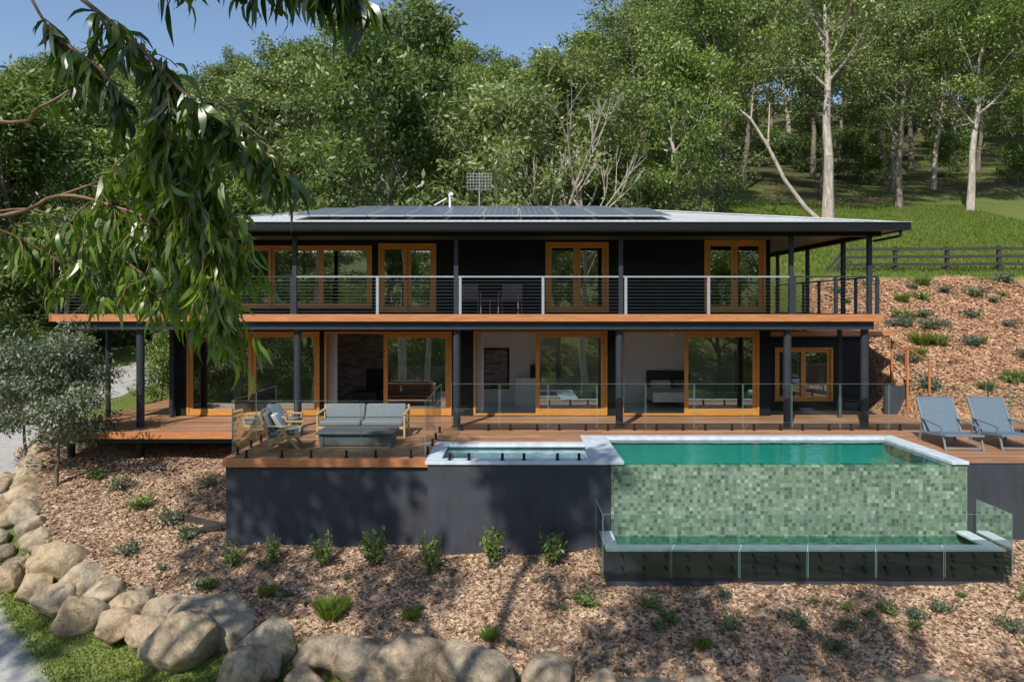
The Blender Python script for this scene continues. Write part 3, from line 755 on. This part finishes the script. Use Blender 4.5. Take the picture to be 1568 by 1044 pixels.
def window(fr,gl,a,b,c,d,panels,y=WY,w=.085,of=.07):
    y0,y1=y-.035,y+.10
    fr.box(a,b,y0,y1,d-of,d,M_frame); fr.box(a,b,y0,y1,c,c+.05,M_frame)
    fr.box(a,a+of,y0,y1,c+.05,d-of,M_frame); fr.box(b-of,b,y0,y1,c+.05,d-of,M_frame)
    i=0
    for (p0,p1,kind) in panels:
        if kind=='open': continue
        p0=max(p0,a+of); p1=min(p1,b-of); yy=y-.01+.045*(i%2); i+=1
        z0,z1=c+.05,d-of
        fr.box(p0,p0+w,yy,yy+.04,z0,z1,M_frame); fr.box(p1-w,p1,yy,yy+.04,z0,z1,M_frame)
        fr.box(p0+w,p1-w,yy,yy+.04,z0,z0+w*1.2,M_frame); fr.box(p0+w,p1-w,yy,yy+.04,z1-w,z1,M_frame)
        gl.poly([(p0+w,yy+.02,z0+w*1.2),(p1-w,yy+.02,z0+w*1.2),(p1-w,yy+.02,z1-w),(p0+w,yy+.02,z1-w)],M_win)
fr=MB();gl=MB()
window(fr,gl,*UP[0],[(-8.36,-7.12,'g'),(-7.12,-5.66,'g'),(-5.66,-4.14,'g')])
for o in UP[1:]:
    m=(o[0]+o[1])/2; window(fr,gl,*o,[(o[0],m,'g'),(m,o[1],'g')],w=.11)
window(fr,gl,*LO[0],[(-9.62,-7.7,'g'),(-7.7,-5.69,'g')],w=.11)
window(fr,gl,*LO[1],[(-5.55,-3.7,'open'),(-3.8,-1.78,'g')],w=.12)
window(fr,gl,*LO[2],[(.7,2.82,'g')],w=.12)
window(fr,gl,*LO[3],[(5.1,7.31,'g')],w=.12)
window(fr,gl,8.15,9.96,.3,1.97,[(8.15,9.06,'g'),(9.06,9.96,'g')],y=21.2)
fr.build('window_and_door_frames',house,bevel=.006,seg=1); gl.build('window_glass',house)
hd=MB()
for X in (.84,-3.62,5.24,-7.75): hd.box(X-.012,X+.012,WY-.07,WY-.045,1.0,1.25,M_black)
for X in (-3.1,1.925,6.6): hd.box(X-.04,X-.015,WY-.07,WY-.05,4.0,4.2,M_black)
for X in (-1.5,3.9): hd.box(X-.04,X+.04,WY-.1,WY-.001,4.7,4.9,M_black)
hd.build('handles_and_lights',house)
# roof
EZ=5.36;RZ=6.50;EX0,EX1,EY0,EY1=-9.1,10.0,17.4,28.6;RX0,RX1,RY=-5.3,3.6,23.0
rf=MB()
A=(EX0,EY0,EZ);B=(EX1,EY0,EZ);C=(EX1,EY1,EZ);D=(EX0,EY1,EZ);R0=(RX0,RY,RZ);R1=(RX1,RY,RZ)
rf.poly([A,B,R1,R0],M_roof);rf.poly([B,C,R1],M_roof);rf.poly([C,D,R0,R1],M_roof);rf.poly([D,A,R0],M_roof)
rf.beam((EX1-.03,EY0+.03,EZ+.02),(RX1,RY,RZ+.03),.16,.03,M_roof); rf.beam((EX0+.03,EY0+.03,EZ+.02),(RX0,RY,RZ+.03),.16,.03,M_roof); rf.beam((RX0,RY,RZ+.03),(RX1,RY,RZ+.03),.2,.03,M_roof)
rf.build('roof',house)
g=MB()
g.box(EX0,EX1,EY0,EY1,5.2,5.24,M_soffit)
g.box(EX0-.1,EX1+.1,EY0-.12,EY0-.002,5.17,5.36,M_black); g.box(EX0-.12,EX1+.12,EY0-.15,EY0-.0,5.362,5.38,M_alu)
g.box(EX1+.002,EX1+.12,EY0,EY1,5.17,5.36,M_black); g.box(EX1+.0,EX1+.14,EY0+.001,EY1,5.362,5.38,M_alu)
g.box(EX0-.12,EX0-.002,EY0,EY1,5.17,5.36,M_black)
g.tube((9.9,17.4,5.2),(9.9,17.4,5.02),.035,.035,M_black); g.tube((9.9,17.4,5.03),(9.5,17.95,4.95),.035,.035,M_black)
g.box(-9.0,9.7,17.93,18.07,5.08,5.2,M_black)
g.box(9.59,9.73,18.07,26,5.08,5.2,M_black)
g.build('gutters_and_soffit',house)
sp_=MB(); slope=(RZ-EZ)/(RY-EY0)
def sz(y,o): return EZ+(y-EY0)*slope+o
def panel(x0,x1,y0,y1,o):
    sp_.hexa([(x0,y0,sz(y0,o)),(x1,y0,sz(y0,o)),(x1,y1,sz(y1,o)),(x0,y1,sz(y1,o)),(x0,y0,sz(y0,o+.04)),(x1,y0,sz(y0,o+.04)),(x1,y1,sz(y1,o+.04)),(x0,y1,sz(y1,o+.04))],M_alu)
    e=.03;t=.044
    sp_.poly([(x0+e,y0+e,sz(y0+e,o+t)),(x1-e,y0+e,sz(y0+e,o+t)),(x1-e,y1-e,sz(y1-e,o+t)),(x0+e,y1-e,sz(y1-e,o+t))],M_solar)
for (r0,xa,xb) in ((18.3,-5.9,4.6),(19.97,-5.9,4.6),(21.3,-5.0,3.2)):
    x=xa; ln=1.62 if r0<21 else 1.35
    while x+1.0<=xb:
        panel(x,x+1.0,r0,r0+ln-.03,.10); x+=1.02
sp_.build('solar_panels',house)
v=MB()
v.tube((-2.0,22.0,6.2),(-2.0,22.0,6.82),.035,.035,M_white,10); v.tube((-2.0,22,6.80),(-1.93,21.93,6.86),.06,.06,M_white,10); v.beam((-2.5,22,6.5),(-2.1,22,6.72),.03,.03,M_white)
v.build('vent_pipe',house)
an=MB()
an.tube((-1.1,23.0,6.45),(-1.1,23.0,7.75),.02,.02,M_alu,6)
for i in range(9): an.beam((-1.5+i*.1,22.95,7.15),(-1.5+i*.1,22.95,7.72),.012,.012,M_alu)
for i in range(6): an.beam((-1.52,22.94,7.17+i*.105),(-.68,22.94,7.17+i*.105),.012,.012,M_alu)
an.build('tv_antenna',house)
b=MB()
b.box(-12.13,9.75,18.02,WY-.001,2.93,3.0,M_deck); b.box(7.66,9.75,WY,25.2,2.93,3.0,M_deck); b.box(-12.13,-10.01,WY,24,2.93,3.0,M_deck)
b.box(-12.15,9.78,17.97,18.018,2.84,3.03,M_fascia); b.box(9.752,9.79,18.02,25.2,2.84,3.03,M_fascia); b.box(-12.19,-12.132,17.97,24,2.84,3.03,M_fascia)
b.box(-12.0,9.6,18.1,18.22,2.62,2.928,M_post); b.box(9.5,9.6,18.22,25,2.66,2.925,M_post); b.box(-12.0,-11.9,18.22,24,2.66,2.925,M_post)
for i in range(27):
    X=-11.5+i*.8
    if X<9.4: b.box(X,X+.05,18.23,WY-.002,2.72,2.926,M_soffit)
b.build('balcony',house)
ps=MB()
for X in (-11.83,-9.97,-5.75,-1.48,2.88,7.39,9.46):
    z0=0.0 if X>-6 else h1(X,18.1)-.2
    ps.tube((X,18.32,z0),(X,18.32,2.63),.1,.1,M_post,16)
    if X>-9: ps.box(X-.055,X+.055,18.03,18.13,3.001,5.08,M_post)
    ps.box(X-.15,X+.15,18.2,18.45,z0+.0,z0+.012,M_post)
for X,Y in ((-11.83,20.0),(-9.97,20.0)): ps.tube((X,Y,h1(X,Y)-.2),(X,Y,2.9),.07,.07,M_post,12)
for Y in (19.9,22.3,24.8): ps.box(9.6,9.7,Y-.05,Y+.05,3.001,5.08,M_post); ps.box(9.5,9.6,Y-.05,Y+.05,-.3,2.66,M_post)
ps.build('posts',house)
ra=MB()
def rail(p0,p1,lit,step=2.15):
    p0=Vector(p0);p1=Vector(p1);L=(p1-p0).length;d=(p1-p0)/L
    ra.beam(p0+Vector((0,0,1.02)),p1+Vector((0,0,1.02)),.06,.04,lit)
    for i in range(10):
        z=.1+i*.09; ra.beam(p0+Vector((0,0,z)),p1+Vector((0,0,z)),.007,.007,M_steel)
    n=max(1,round(L/step))
    for i in range(n+1):
        p=p0+d*L*i/n; ra.box(p.x-.035,p.x+.035,p.y-.03,p.y+.03,3.0,4.0,lit)
rail((-5.75,18.07,3.0),(7.39,18.07,3.0),M_alu,2.19)
rail((-12.05,18.07,3.0),(-5.83,18.07,3.0),M_post,2.1); rail((7.47,18.07,3.0),(9.66,18.07,3.0),M_post,1.1)  # left rail takes dark post paint, tree shade put into its colour
rail((9.69,18.1,3.0),(9.69,25,3.0),M_post,1.2); rail((-12.08,18.1,3.0),(-12.08,24,3.0),M_post,1.6)
ra.build('balcony_railing',house)

# ------------------------------------------------------------------ lower deck + walls
dk=empty('timber_deck')
d=MB()
for (x0,x1,y0,y1) in ((-12.0,-6.1,17.6,WY),(-6.1,-1.752,14.52,WY),(-1.752,2.0,16.2,WY),(2.0,9.43,17.0,WY),(9.43,16.5,14.25,19.6)):
    d.box(x0,x1,y0,y1-.001,-.035,0,M_deck)
d.box(7.66,12.6,WY,21.19,-.035,0,M_deck); d.box(9.43,11.6,19.6,WY-.001,-.035,0,M_deck); d.box(-12,-10.01,WY,24,-.035,0,M_deck)
d.build('deck_boards',dk)
d=MB()
d.box(-12.04,-6.1,17.56,17.598,-.17,.004,M_fascia); d.box(-12.04,-12.002,17.6,24,-.17,.004,M_fascia)
d.box(-6.14,-1.76,14.46,14.518,-.17,.004,M_fascia); d.box(-6.14,-6.102,14.52,17.56,-.17,.004,M_fascia)
d.box(-12,-6.2,17.7,17.8,-.3,-.036,M_post)
d.build('deck_fascia',dk)
rw=MB()
rw.box(-6.1,-1.76,14.55,14.75,-2.7,-.172,M_render); rw.box(-6.1,-5.92,14.75,18.3,-2.7,-.172,M_render)
rw.box(9.44,16.5,14.27,14.47,-2.7,-.04,M_render)
rw.box(-1.745,2.04,14.14,14.3,-2.7,-.045,M_render)
for X in (10.9,13.2): rw.box(X,X+.02,14.262,14.27,-2.7,-.04,M_black)
rw.build('rendered_retaining_wall')
spa=empty('plunge_spa')
s_=MB()
s_.box(-1.75,2.0,14.3,16.15,-.62,-.55,M_poolfloor); s_.box(-1.75,-1.6,14.3,16.15,-.55,-.045,M_coping); s_.box(-1.6,1.95,15.98,16.15,-.55,-.045,M_coping); s_.box(1.86,1.98,14.3,15.98,-.55,-.045,M_coping)
s_.build('shell',spa)
s_=MB()
s_.box(-1.8,2.0,14.1,14.42,-.04,.03,M_coping); s_.box(-1.8,2.0,15.88,16.198,-.04,.03,M_coping); s_.box(-1.8,-1.48,14.42,15.88,-.04,.03,M_coping); s_.box(1.68,2.0,14.42,15.88,-.04,.03,M_coping)
s_.build('coping',spa,bevel=.008,seg=1)
s_=MB(); s_.poly([(-1.6,14.3,-.07),(1.86,14.3,-.07),(1.86,15.98,-.07),(-1.6,15.98,-.07)],M_water2); s_.build('water',spa)
pool=empty('infinity_pool')
s_=MB()
s_.box(2.05,9.43,14.14,14.34,-2.7,-.05,M_mosaic)
s_.build('tiled_wall',pool)
s_=MB()
s_.box(2.05,9.43,14.34,17.0,-1.5,-1.4,M_poolfloor); s_.box(2.02,2.2,14.34,17.0,-1.4,-.042,M_poolfloor); s_.box(9.25,9.42,14.34,17.0,-1.4,-.042,M_poolfloor); s_.box(2.2,9.25,16.82,16.99,-1.4,-.042,M_poolfloor)
s_.box(2.2,9.25,16.3,16.82,-1.4,-.75,M_poolfloor); s_.box(2.2,2.9,15.6,16.3,-1.4,-.5,M_poolfloor)
s_.build('shell',pool)
s_=MB()
s_.box(2.003,2.32,14.1,17.0,-.04,.032,M_coping); s_.box(2.32,9.1,16.7,17.0,-.04,.032,M_coping); s_.box(9.1,9.45,14.1,17.0,-.04,.032,M_coping)
s_.box(1.7,2.003,16.2,17.0,-.04,.0315,M_coping)
s_.build('coping',pool,bevel=.008,seg=1)
s_=MB(); s_.poly([(2.2,14.13,-.035),(9.25,14.13,-.035),(9.25,16.82,-.035),(2.2,16.82,-.035)],M_water); s_.build('water',pool)
s_=MB()
s_.box(1.82,9.42,13.08,13.2,-2.7,-1.452,M_render); s_.box(1.82,1.95,13.2,14.139,-2.7,-1.452,M_render); s_.box(9.3,9.42,13.2,14.139,-2.7,-1.452,M_render)
s_.box(1.8,9.45,13.05,13.32,-1.45,-1.41,M_coping); s_.box(1.8,2.06,13.32,14.138,-1.45,-1.41,M_coping); s_.box(9.18,9.45,13.32,14.138,-1.45,-1.41,M_coping)
s_.build('catch_basin',pool)
s_=MB(); s_.box(1.95,9.3,13.2,14.138,-1.95,-1.9,M_poolfloor); s_.build('basin_floor',pool)
s_=MB(); s_.poly([(1.95,13.2,-1.52),(9.3,13.2,-1.52),(9.3,14.138,-1.52),(1.95,14.138,-1.52)],M_water); s_.build('basin_water',pool)

M_edge_=simple('glass_edge',(.16,.25,.23),.2,.1,5)
def glassfence(name,pts,z0,h,mat,pw=1.3,sp=True,off=.06):
    e=empty(name); g=MB(); p_=MB(); M_edge=M_edge_
    for a,b_ in zip(pts[:-1],pts[1:]):
        a=Vector((*a,0));b2=Vector((*b_,0));L=(b2-a).length;d=(b2-a)/L;n=max(1,round(L/pw));w=L/n
        for i in range(n):
            q0=a+d*(w*i+.015);q1=a+d*(w*(i+1)-.015)
            za,zb=z0+off,z0+off+h
            g.poly([(q0.x,q0.y,za),(q1.x,q1.y,za),(q1.x,q1.y,zb),(q0.x,q0.y,zb)],mat)
            g.beam((q0.x,q0.y,zb+.003),(q1.x,q1.y,zb+.003),.012,.006,M_edge)
            g.beam((q0.x,q0.y,za),(q0.x,q0.y,zb),.006,.012,M_edge); g.beam((q1.x,q1.y,za),(q1.x,q1.y,zb),.006,.012,M_edge)
            if sp:
                for t in (.22,.78):
                    c=q0+(q1-q0)*t; p_.tube((c.x,c.y,z0),(c.x,c.y,z0+.16),.028,.028,M_black,8); p_.tube((c.x,c.y,z0),(c.x,c.y,z0+.012),.05,.05,M_black,10)
    g.build('glass_panels',e)
    if sp: p_.build('spigots',e)
glassfence('glass_pool_fence',[(-1.6,17.85),(12.4,17.85)],0,1.15,M_fglass)
glassfence('glass_pool_fence',[(-6.0,17.4),(-6.0,14.62),(-1.85,14.62),(-1.85,17.85)],0,1.15,M_fglass)
glassfence('basin_glass_fence',[(1.72,14.0),(1.72,12.98),(9.52,12.98),(9.52,14.0)],-1.98,1.2,M_fglass,1.3,False,.06)
k_=MB()
x=2.1
while x<9.4: k_.tube((x,12.95,-1.75),(x,13.08,-1.75),.03,.03,M_black,8); k_.tube((x,12.95,-1.52),(x,13.08,-1.52),.025,.025,M_black,8); x+=.42
k_.build('basin_fence_clamps')
k_=MB()
for X in (-1.3,-.9,-.2,.25,.95,1.4): k_.tube((X,14.25,.03),(X,14.25,.17),.03,.03,M_black,8); k_.tube((X,14.25,.03),(X,14.25,.042),.05,.05,M_black,8)
k_.build('spa_spigots')
glassfence('glass_pool_fence',[(12.4,17.85),(12.4,17.0),(16.4,17.0)],0,1.15,M_fglass)

# ------------------------------------------------------------------ furniture
def sofa():
    e=empty('outdoor_sofa'); x0,x1,y0,y1=-4.84,-2.63,16.85,17.6
    f=MB()
    for X in (x0+.03,x1-.03):
        f.beam((X,y0+.03,0),(X,y0+.03,.58),.05,.06,M_wood); f.beam((X,y1-.05,0),(X,y1+.02,.72),.05,.06,M_wood); f.beam((X,y0-.02,.58),(X,y1+.02,.6),.075,.035,M_wood); f.beam((X,y0,.24),(X,y1,.24),.04,.05,M_wood)
    f.box(x0+.05,x1-.05,y0,y0+.04,.2,.27,M_wood); f.box(x0+.05,x1-.05,y1-.03,y1+.01,.2,.27,M_wood); f.box(x0+.05,x1-.05,y1,y1+.03,.62,.68,M_wood); f.box(x0+.06,x1-.06,y0+.04,y1-.03,.25,.27,M_wood)
    f.build('frame',e,bevel=.008)
    c=MB(); m=(x0+x1)/2
    c.box(x0+.07,m-.01,y0,y1-.12,.275,.41,M_cushion); c.box(m+.01,x1-.07,y0,y1-.12,.275,.41,M_cushion)
    for a,b_ in ((x0+.08,m-.01),(m+.01,x1-.08)):
        c.hexa([(a,y1-.26,.41),(b_,y1-.26,.41),(b_,y1-.12,.41),(a,y1-.12,.41),(a,y1-.16,.75),(b_,y1-.16,.75),(b_,y1-.03,.75),(a,y1-.03,.75)],M_cushion)
    c.build('cushions',e,bevel=.045,seg=4,smooth=True)
sofa()
e=empty('coffee_table'); t=MB(); t.box(-4.5,-2.7,15.65,16.4,.29,.35,M_table); t.box(-4.44,-4.34,15.7,16.35,0,.29,M_table); t.box(-2.86,-2.76,15.7,16.35,0,.29,M_table); t.box(-4.34,-2.86,15.72,15.76,.03,.29,M_table); t.build('top_and_base',e,bevel=.015)
def armchair(cx,cy,rot):
    e=empty('timber_armchair',(cx,cy,0)); e.rotation_euler=(0,0,rot)
    f=MB()
    for Y in (-.34,.34):
        f.beam((.36,Y,0),(-.05,Y,.52),.04,.06,M_wood); f.beam((-.4,Y,0),(.1,Y,.52),.04,.06,M_wood)
        f.beam((-.38,Y,.56),(.4,Y,.54),.075,.035,M_wood); f.beam((.34,Y,.3),(.38,Y,.54),.04,.05,M_wood); f.beam((-.3,Y,.28),(-.48,Y,.84),.04,.05,M_wood); f.beam((-.34,Y,.24),(.38,Y,.34),.04,.06,M_wood)
    for t_ in (.2,.5,.8,1.0): f.beam((-.3-.18*t_,-.34,.28+.56*t_),(-.3-.18*t_,.34,.28+.56*t_),.03,.05,M_wood)
    for t_ in (-.3,-.1,.15,.36): f.beam((t_,-.34,.29+.04*t_),(t_,.34,.29+.04*t_),.05,.03,M_wood)
    f.build('frame',e,bevel=.006)
    c=MB(); c.hexa([(-.3,-.3,.31),(.38,-.3,.35),(.38,.3,.35),(-.3,.3,.31),(-.34,-.3,.42),(.4,-.3,.47),(.4,.3,.47),(-.34,.3,.42)],M_cushion)
    c.hexa([(-.3,-.29,.42),(-.18,-.29,.42),(-.18,.29,.42),(-.3,.29,.42),(-.46,-.29,.82),(-.34,-.29,.84),(-.34,.29,.84),(-.46,.29,.82)],M_cushion)
    c.hexa([(-.15,-.1,.47),(.0,-.2,.47),(.05,.2,.47),(-.1,.25,.47),(-.3,-.15,.78),(-.2,-.2,.8),(-.15,.2,.8),(-.28,.22,.78)],M_linen)
    c.build('cushions',e,bevel=.04,seg=4,smooth=True)
armchair(-5.2,15.6,math.radians(12)); armchair(-5.75,17.0,math.radians(-15))
def lounger(cx,cy,rot):
    e=empty('pool_lounge_chair',(cx,cy,0)); e.rotation_euler=(0,0,rot); f=MB()
    for X in (-.4,.4):
        f.beam((X,-.62,.34),(X,.4,.24),.04,.045,M_lframe); f.beam((X,.3,.25),(X,.72,1.02),.04,.045,M_lframe)
        f.beam((X,-.5,.33),(X,-.62,0),.035,.035,M_lframe); f.beam((X,.45,.5),(X,.6,0),.035,.035,M_lframe)
        f.beam((X,-.45,.5),(X,.5,.56),.06,.03,M_lframe); f.beam((X,-.42,.32),(X,-.45,.5),.035,.035,M_lframe)
    for a,b_ in (((-.62),.34),(.72,1.02)): f.beam((-.4,a,b_),(.4,a,b_),.04,.04,M_lframe)
    f.beam((-.4,-.6,.06),(.4,-.6,.06),.03,.03,M_lframe)
    f.build('frame',e)
    s_=MB(); s_.hexa([(-.38,-.6,.345),(.38,-.6,.345),(.38,.32,.25),(-.38,.32,.25),(-.38,-.6,.365),(.38,-.6,.365),(.38,.32,.27),(-.38,.32,.27)],M_lounger)
    s_.hexa([(-.38,.32,.25),(.38,.32,.25),(.38,.36,.26),(-.38,.36,.26),(-.38,.69,1.0),(.38,.69,1.0),(.38,.72,1.0),(-.38,.72,1.0)],M_lounger); s_.build('sling',e)
lounger(10.2,15.9,math.radians(-6)); lounger(11.45,15.9,math.radians(-4))
def bchair(cx,cy,rot):
    e=empty('balcony_chair',(cx,cy,3.0)); e.rotation_euler=(0,0,rot); f=MB()
    for X in (-.28,.28):
        f.beam((X,-.28,0),(X,-.26,.62),.025,.025,M_chair); f.beam((X,.28,0),(X,.2,.42),.025,.025,M_chair); f.beam((X,-.27,.62),(X,.3,.62),.04,.025,M_chair); f.beam((X,.2,.42),(X,.34,.86),.025,.025,M_chair)
    f.box(-.27,.27,-.27,.22,.41,.43,M_chair); f.hexa([(-.27,.2,.45),(.27,.2,.45),(.27,.22,.45),(-.27,.22,.45),(-.27,.33,.86),(.27,.33,.86),(.27,.35,.86),(-.27,.35,.86)],M_chair); f.build('frame_and_sling',e)
bchair(-1.2,19.2,.2); bchair(-.05,19.2,-.2)
ht=MB(); ht.tube((0,0,.0),(0,0,.4),.02,.02,M_chair,8); ht.tube((0,0,.4),(0,0,.43),.25,.25,M_chair,20); ht.tube((0,0,0),(0,0,.02),.16,.16,M_chair,16); o=ht.build('side_table'); o.location=(-.62,19.3,3.0)

# ------------------------------------------------------------------ stairs on the bank, fence
st=empty('garden_stairs'); s_=MB()
for i in range(9):
    Y=19.75+i*.36; s_.box(12.0,13.3,Y,Y+.42,-.3 if i==0 else .18*(i-1)+.02,.18*(i+1)+.18,M_stone_step)
s_.build('stone_steps',st,bevel=.02)
s_=MB()
for X,Y,z,t in ((11.7,20.2,0,1.95),(11.85,21.3,.3,2.2),(12.35,20.2,.2,1.65),(12.35,21.4,.6,2.0)):
    s_.box(X-.025,X+.025,Y-.025,Y+.025,z-.3,t,M_fascia)
s_.beam((12.35,20.2,1.6),(12.35,21.4,1.95),.03,.05,M_fascia); s_.beam((11.7,20.2,1.9),(11.85,21.3,2.15),.03,.05,M_fascia)
s_.box(11.2,11.95,20.5,20.6,-.1,.85,M_render)
s_.build('timber_handrail',st)
fn=MB(); xs=np.arange(9.5,32,2.15)
for i,X in enumerate(xs):
    z=h1(X,28.4); fn.beam((X,28.4,z-.3),(X,28.4,z+1.05),.13,.13,M_fence)
    if i<len(xs)-1:
        z2=h1(xs[i+1],28.4)
        for k in (.3,.62,.94): fn.beam((X,28.32,z+k),(xs[i+1],28.32,z2+k),.04,.12,M_fence)
fn.build('timber_rail_fence')
fw=MB()
for i in range(7):
    X=13.6+i*1.3; Y=19.5; z=h1(X,Y)
    fw.tube((X,Y,z-.2),(X,Y,z+1.0),.02,.02,M_post,6)
for k in (.35,.6,.85,1.0): fw.beam((13.6,19.5,.3+k),(21.7,19.5,.3+k),.01,.01,M_post)
fw.build('wire_fence')

# ------------------------------------------------------------------ light, sky, camera
AZ=math.radians(25); EL=math.radians(46)
sd_=Vector((-math.sin(AZ)*math.cos(EL),-math.cos(AZ)*math.cos(EL),math.sin(EL)))
L=bpy.data.lights.new('sun_light','SUN'); L.energy=5.0; L.angle=math.radians(.5); L.color=(1,.96,.89)
o=new_obj('sun_light',L); o.rotation_euler=(-sd_).to_track_quat('-Z','Y').to_euler(); o.location=(-10,-20,30)
wd=bpy.data.worlds.new('World'); scene.world=wd; wd.use_nodes=True; nt=wd.node_tree
sky=nt.nodes.new('ShaderNodeTexSky'); sky.sky_type='NISHITA'; sky.sun_disc=False; sky.sun_elevation=EL; sky.sun_rotation=math.atan2(sd_.x,sd_.y)
sky.air_density=1.1; sky.dust_density=.5; sky.ozone_density=2.0
bg=nt.nodes['Background']; bg.inputs[1].default_value=.15; nt.links.new(sky.outputs[0],bg.inputs[0])
cam=bpy.data.cameras.new('camera'); cam.lens=24; cam.sensor_width=36; cam.shift_y=-52/1568; cam.clip_end=1500; cam.clip_start=.05
co=new_obj('camera',cam); co.location=(0,0,3.22); co.rotation_euler=(math.radians(90),0,0); scene.camera=co
scene.view_settings.view_transform='Standard'; scene.view_settings.look='None'; scene.view_settings.exposure=0
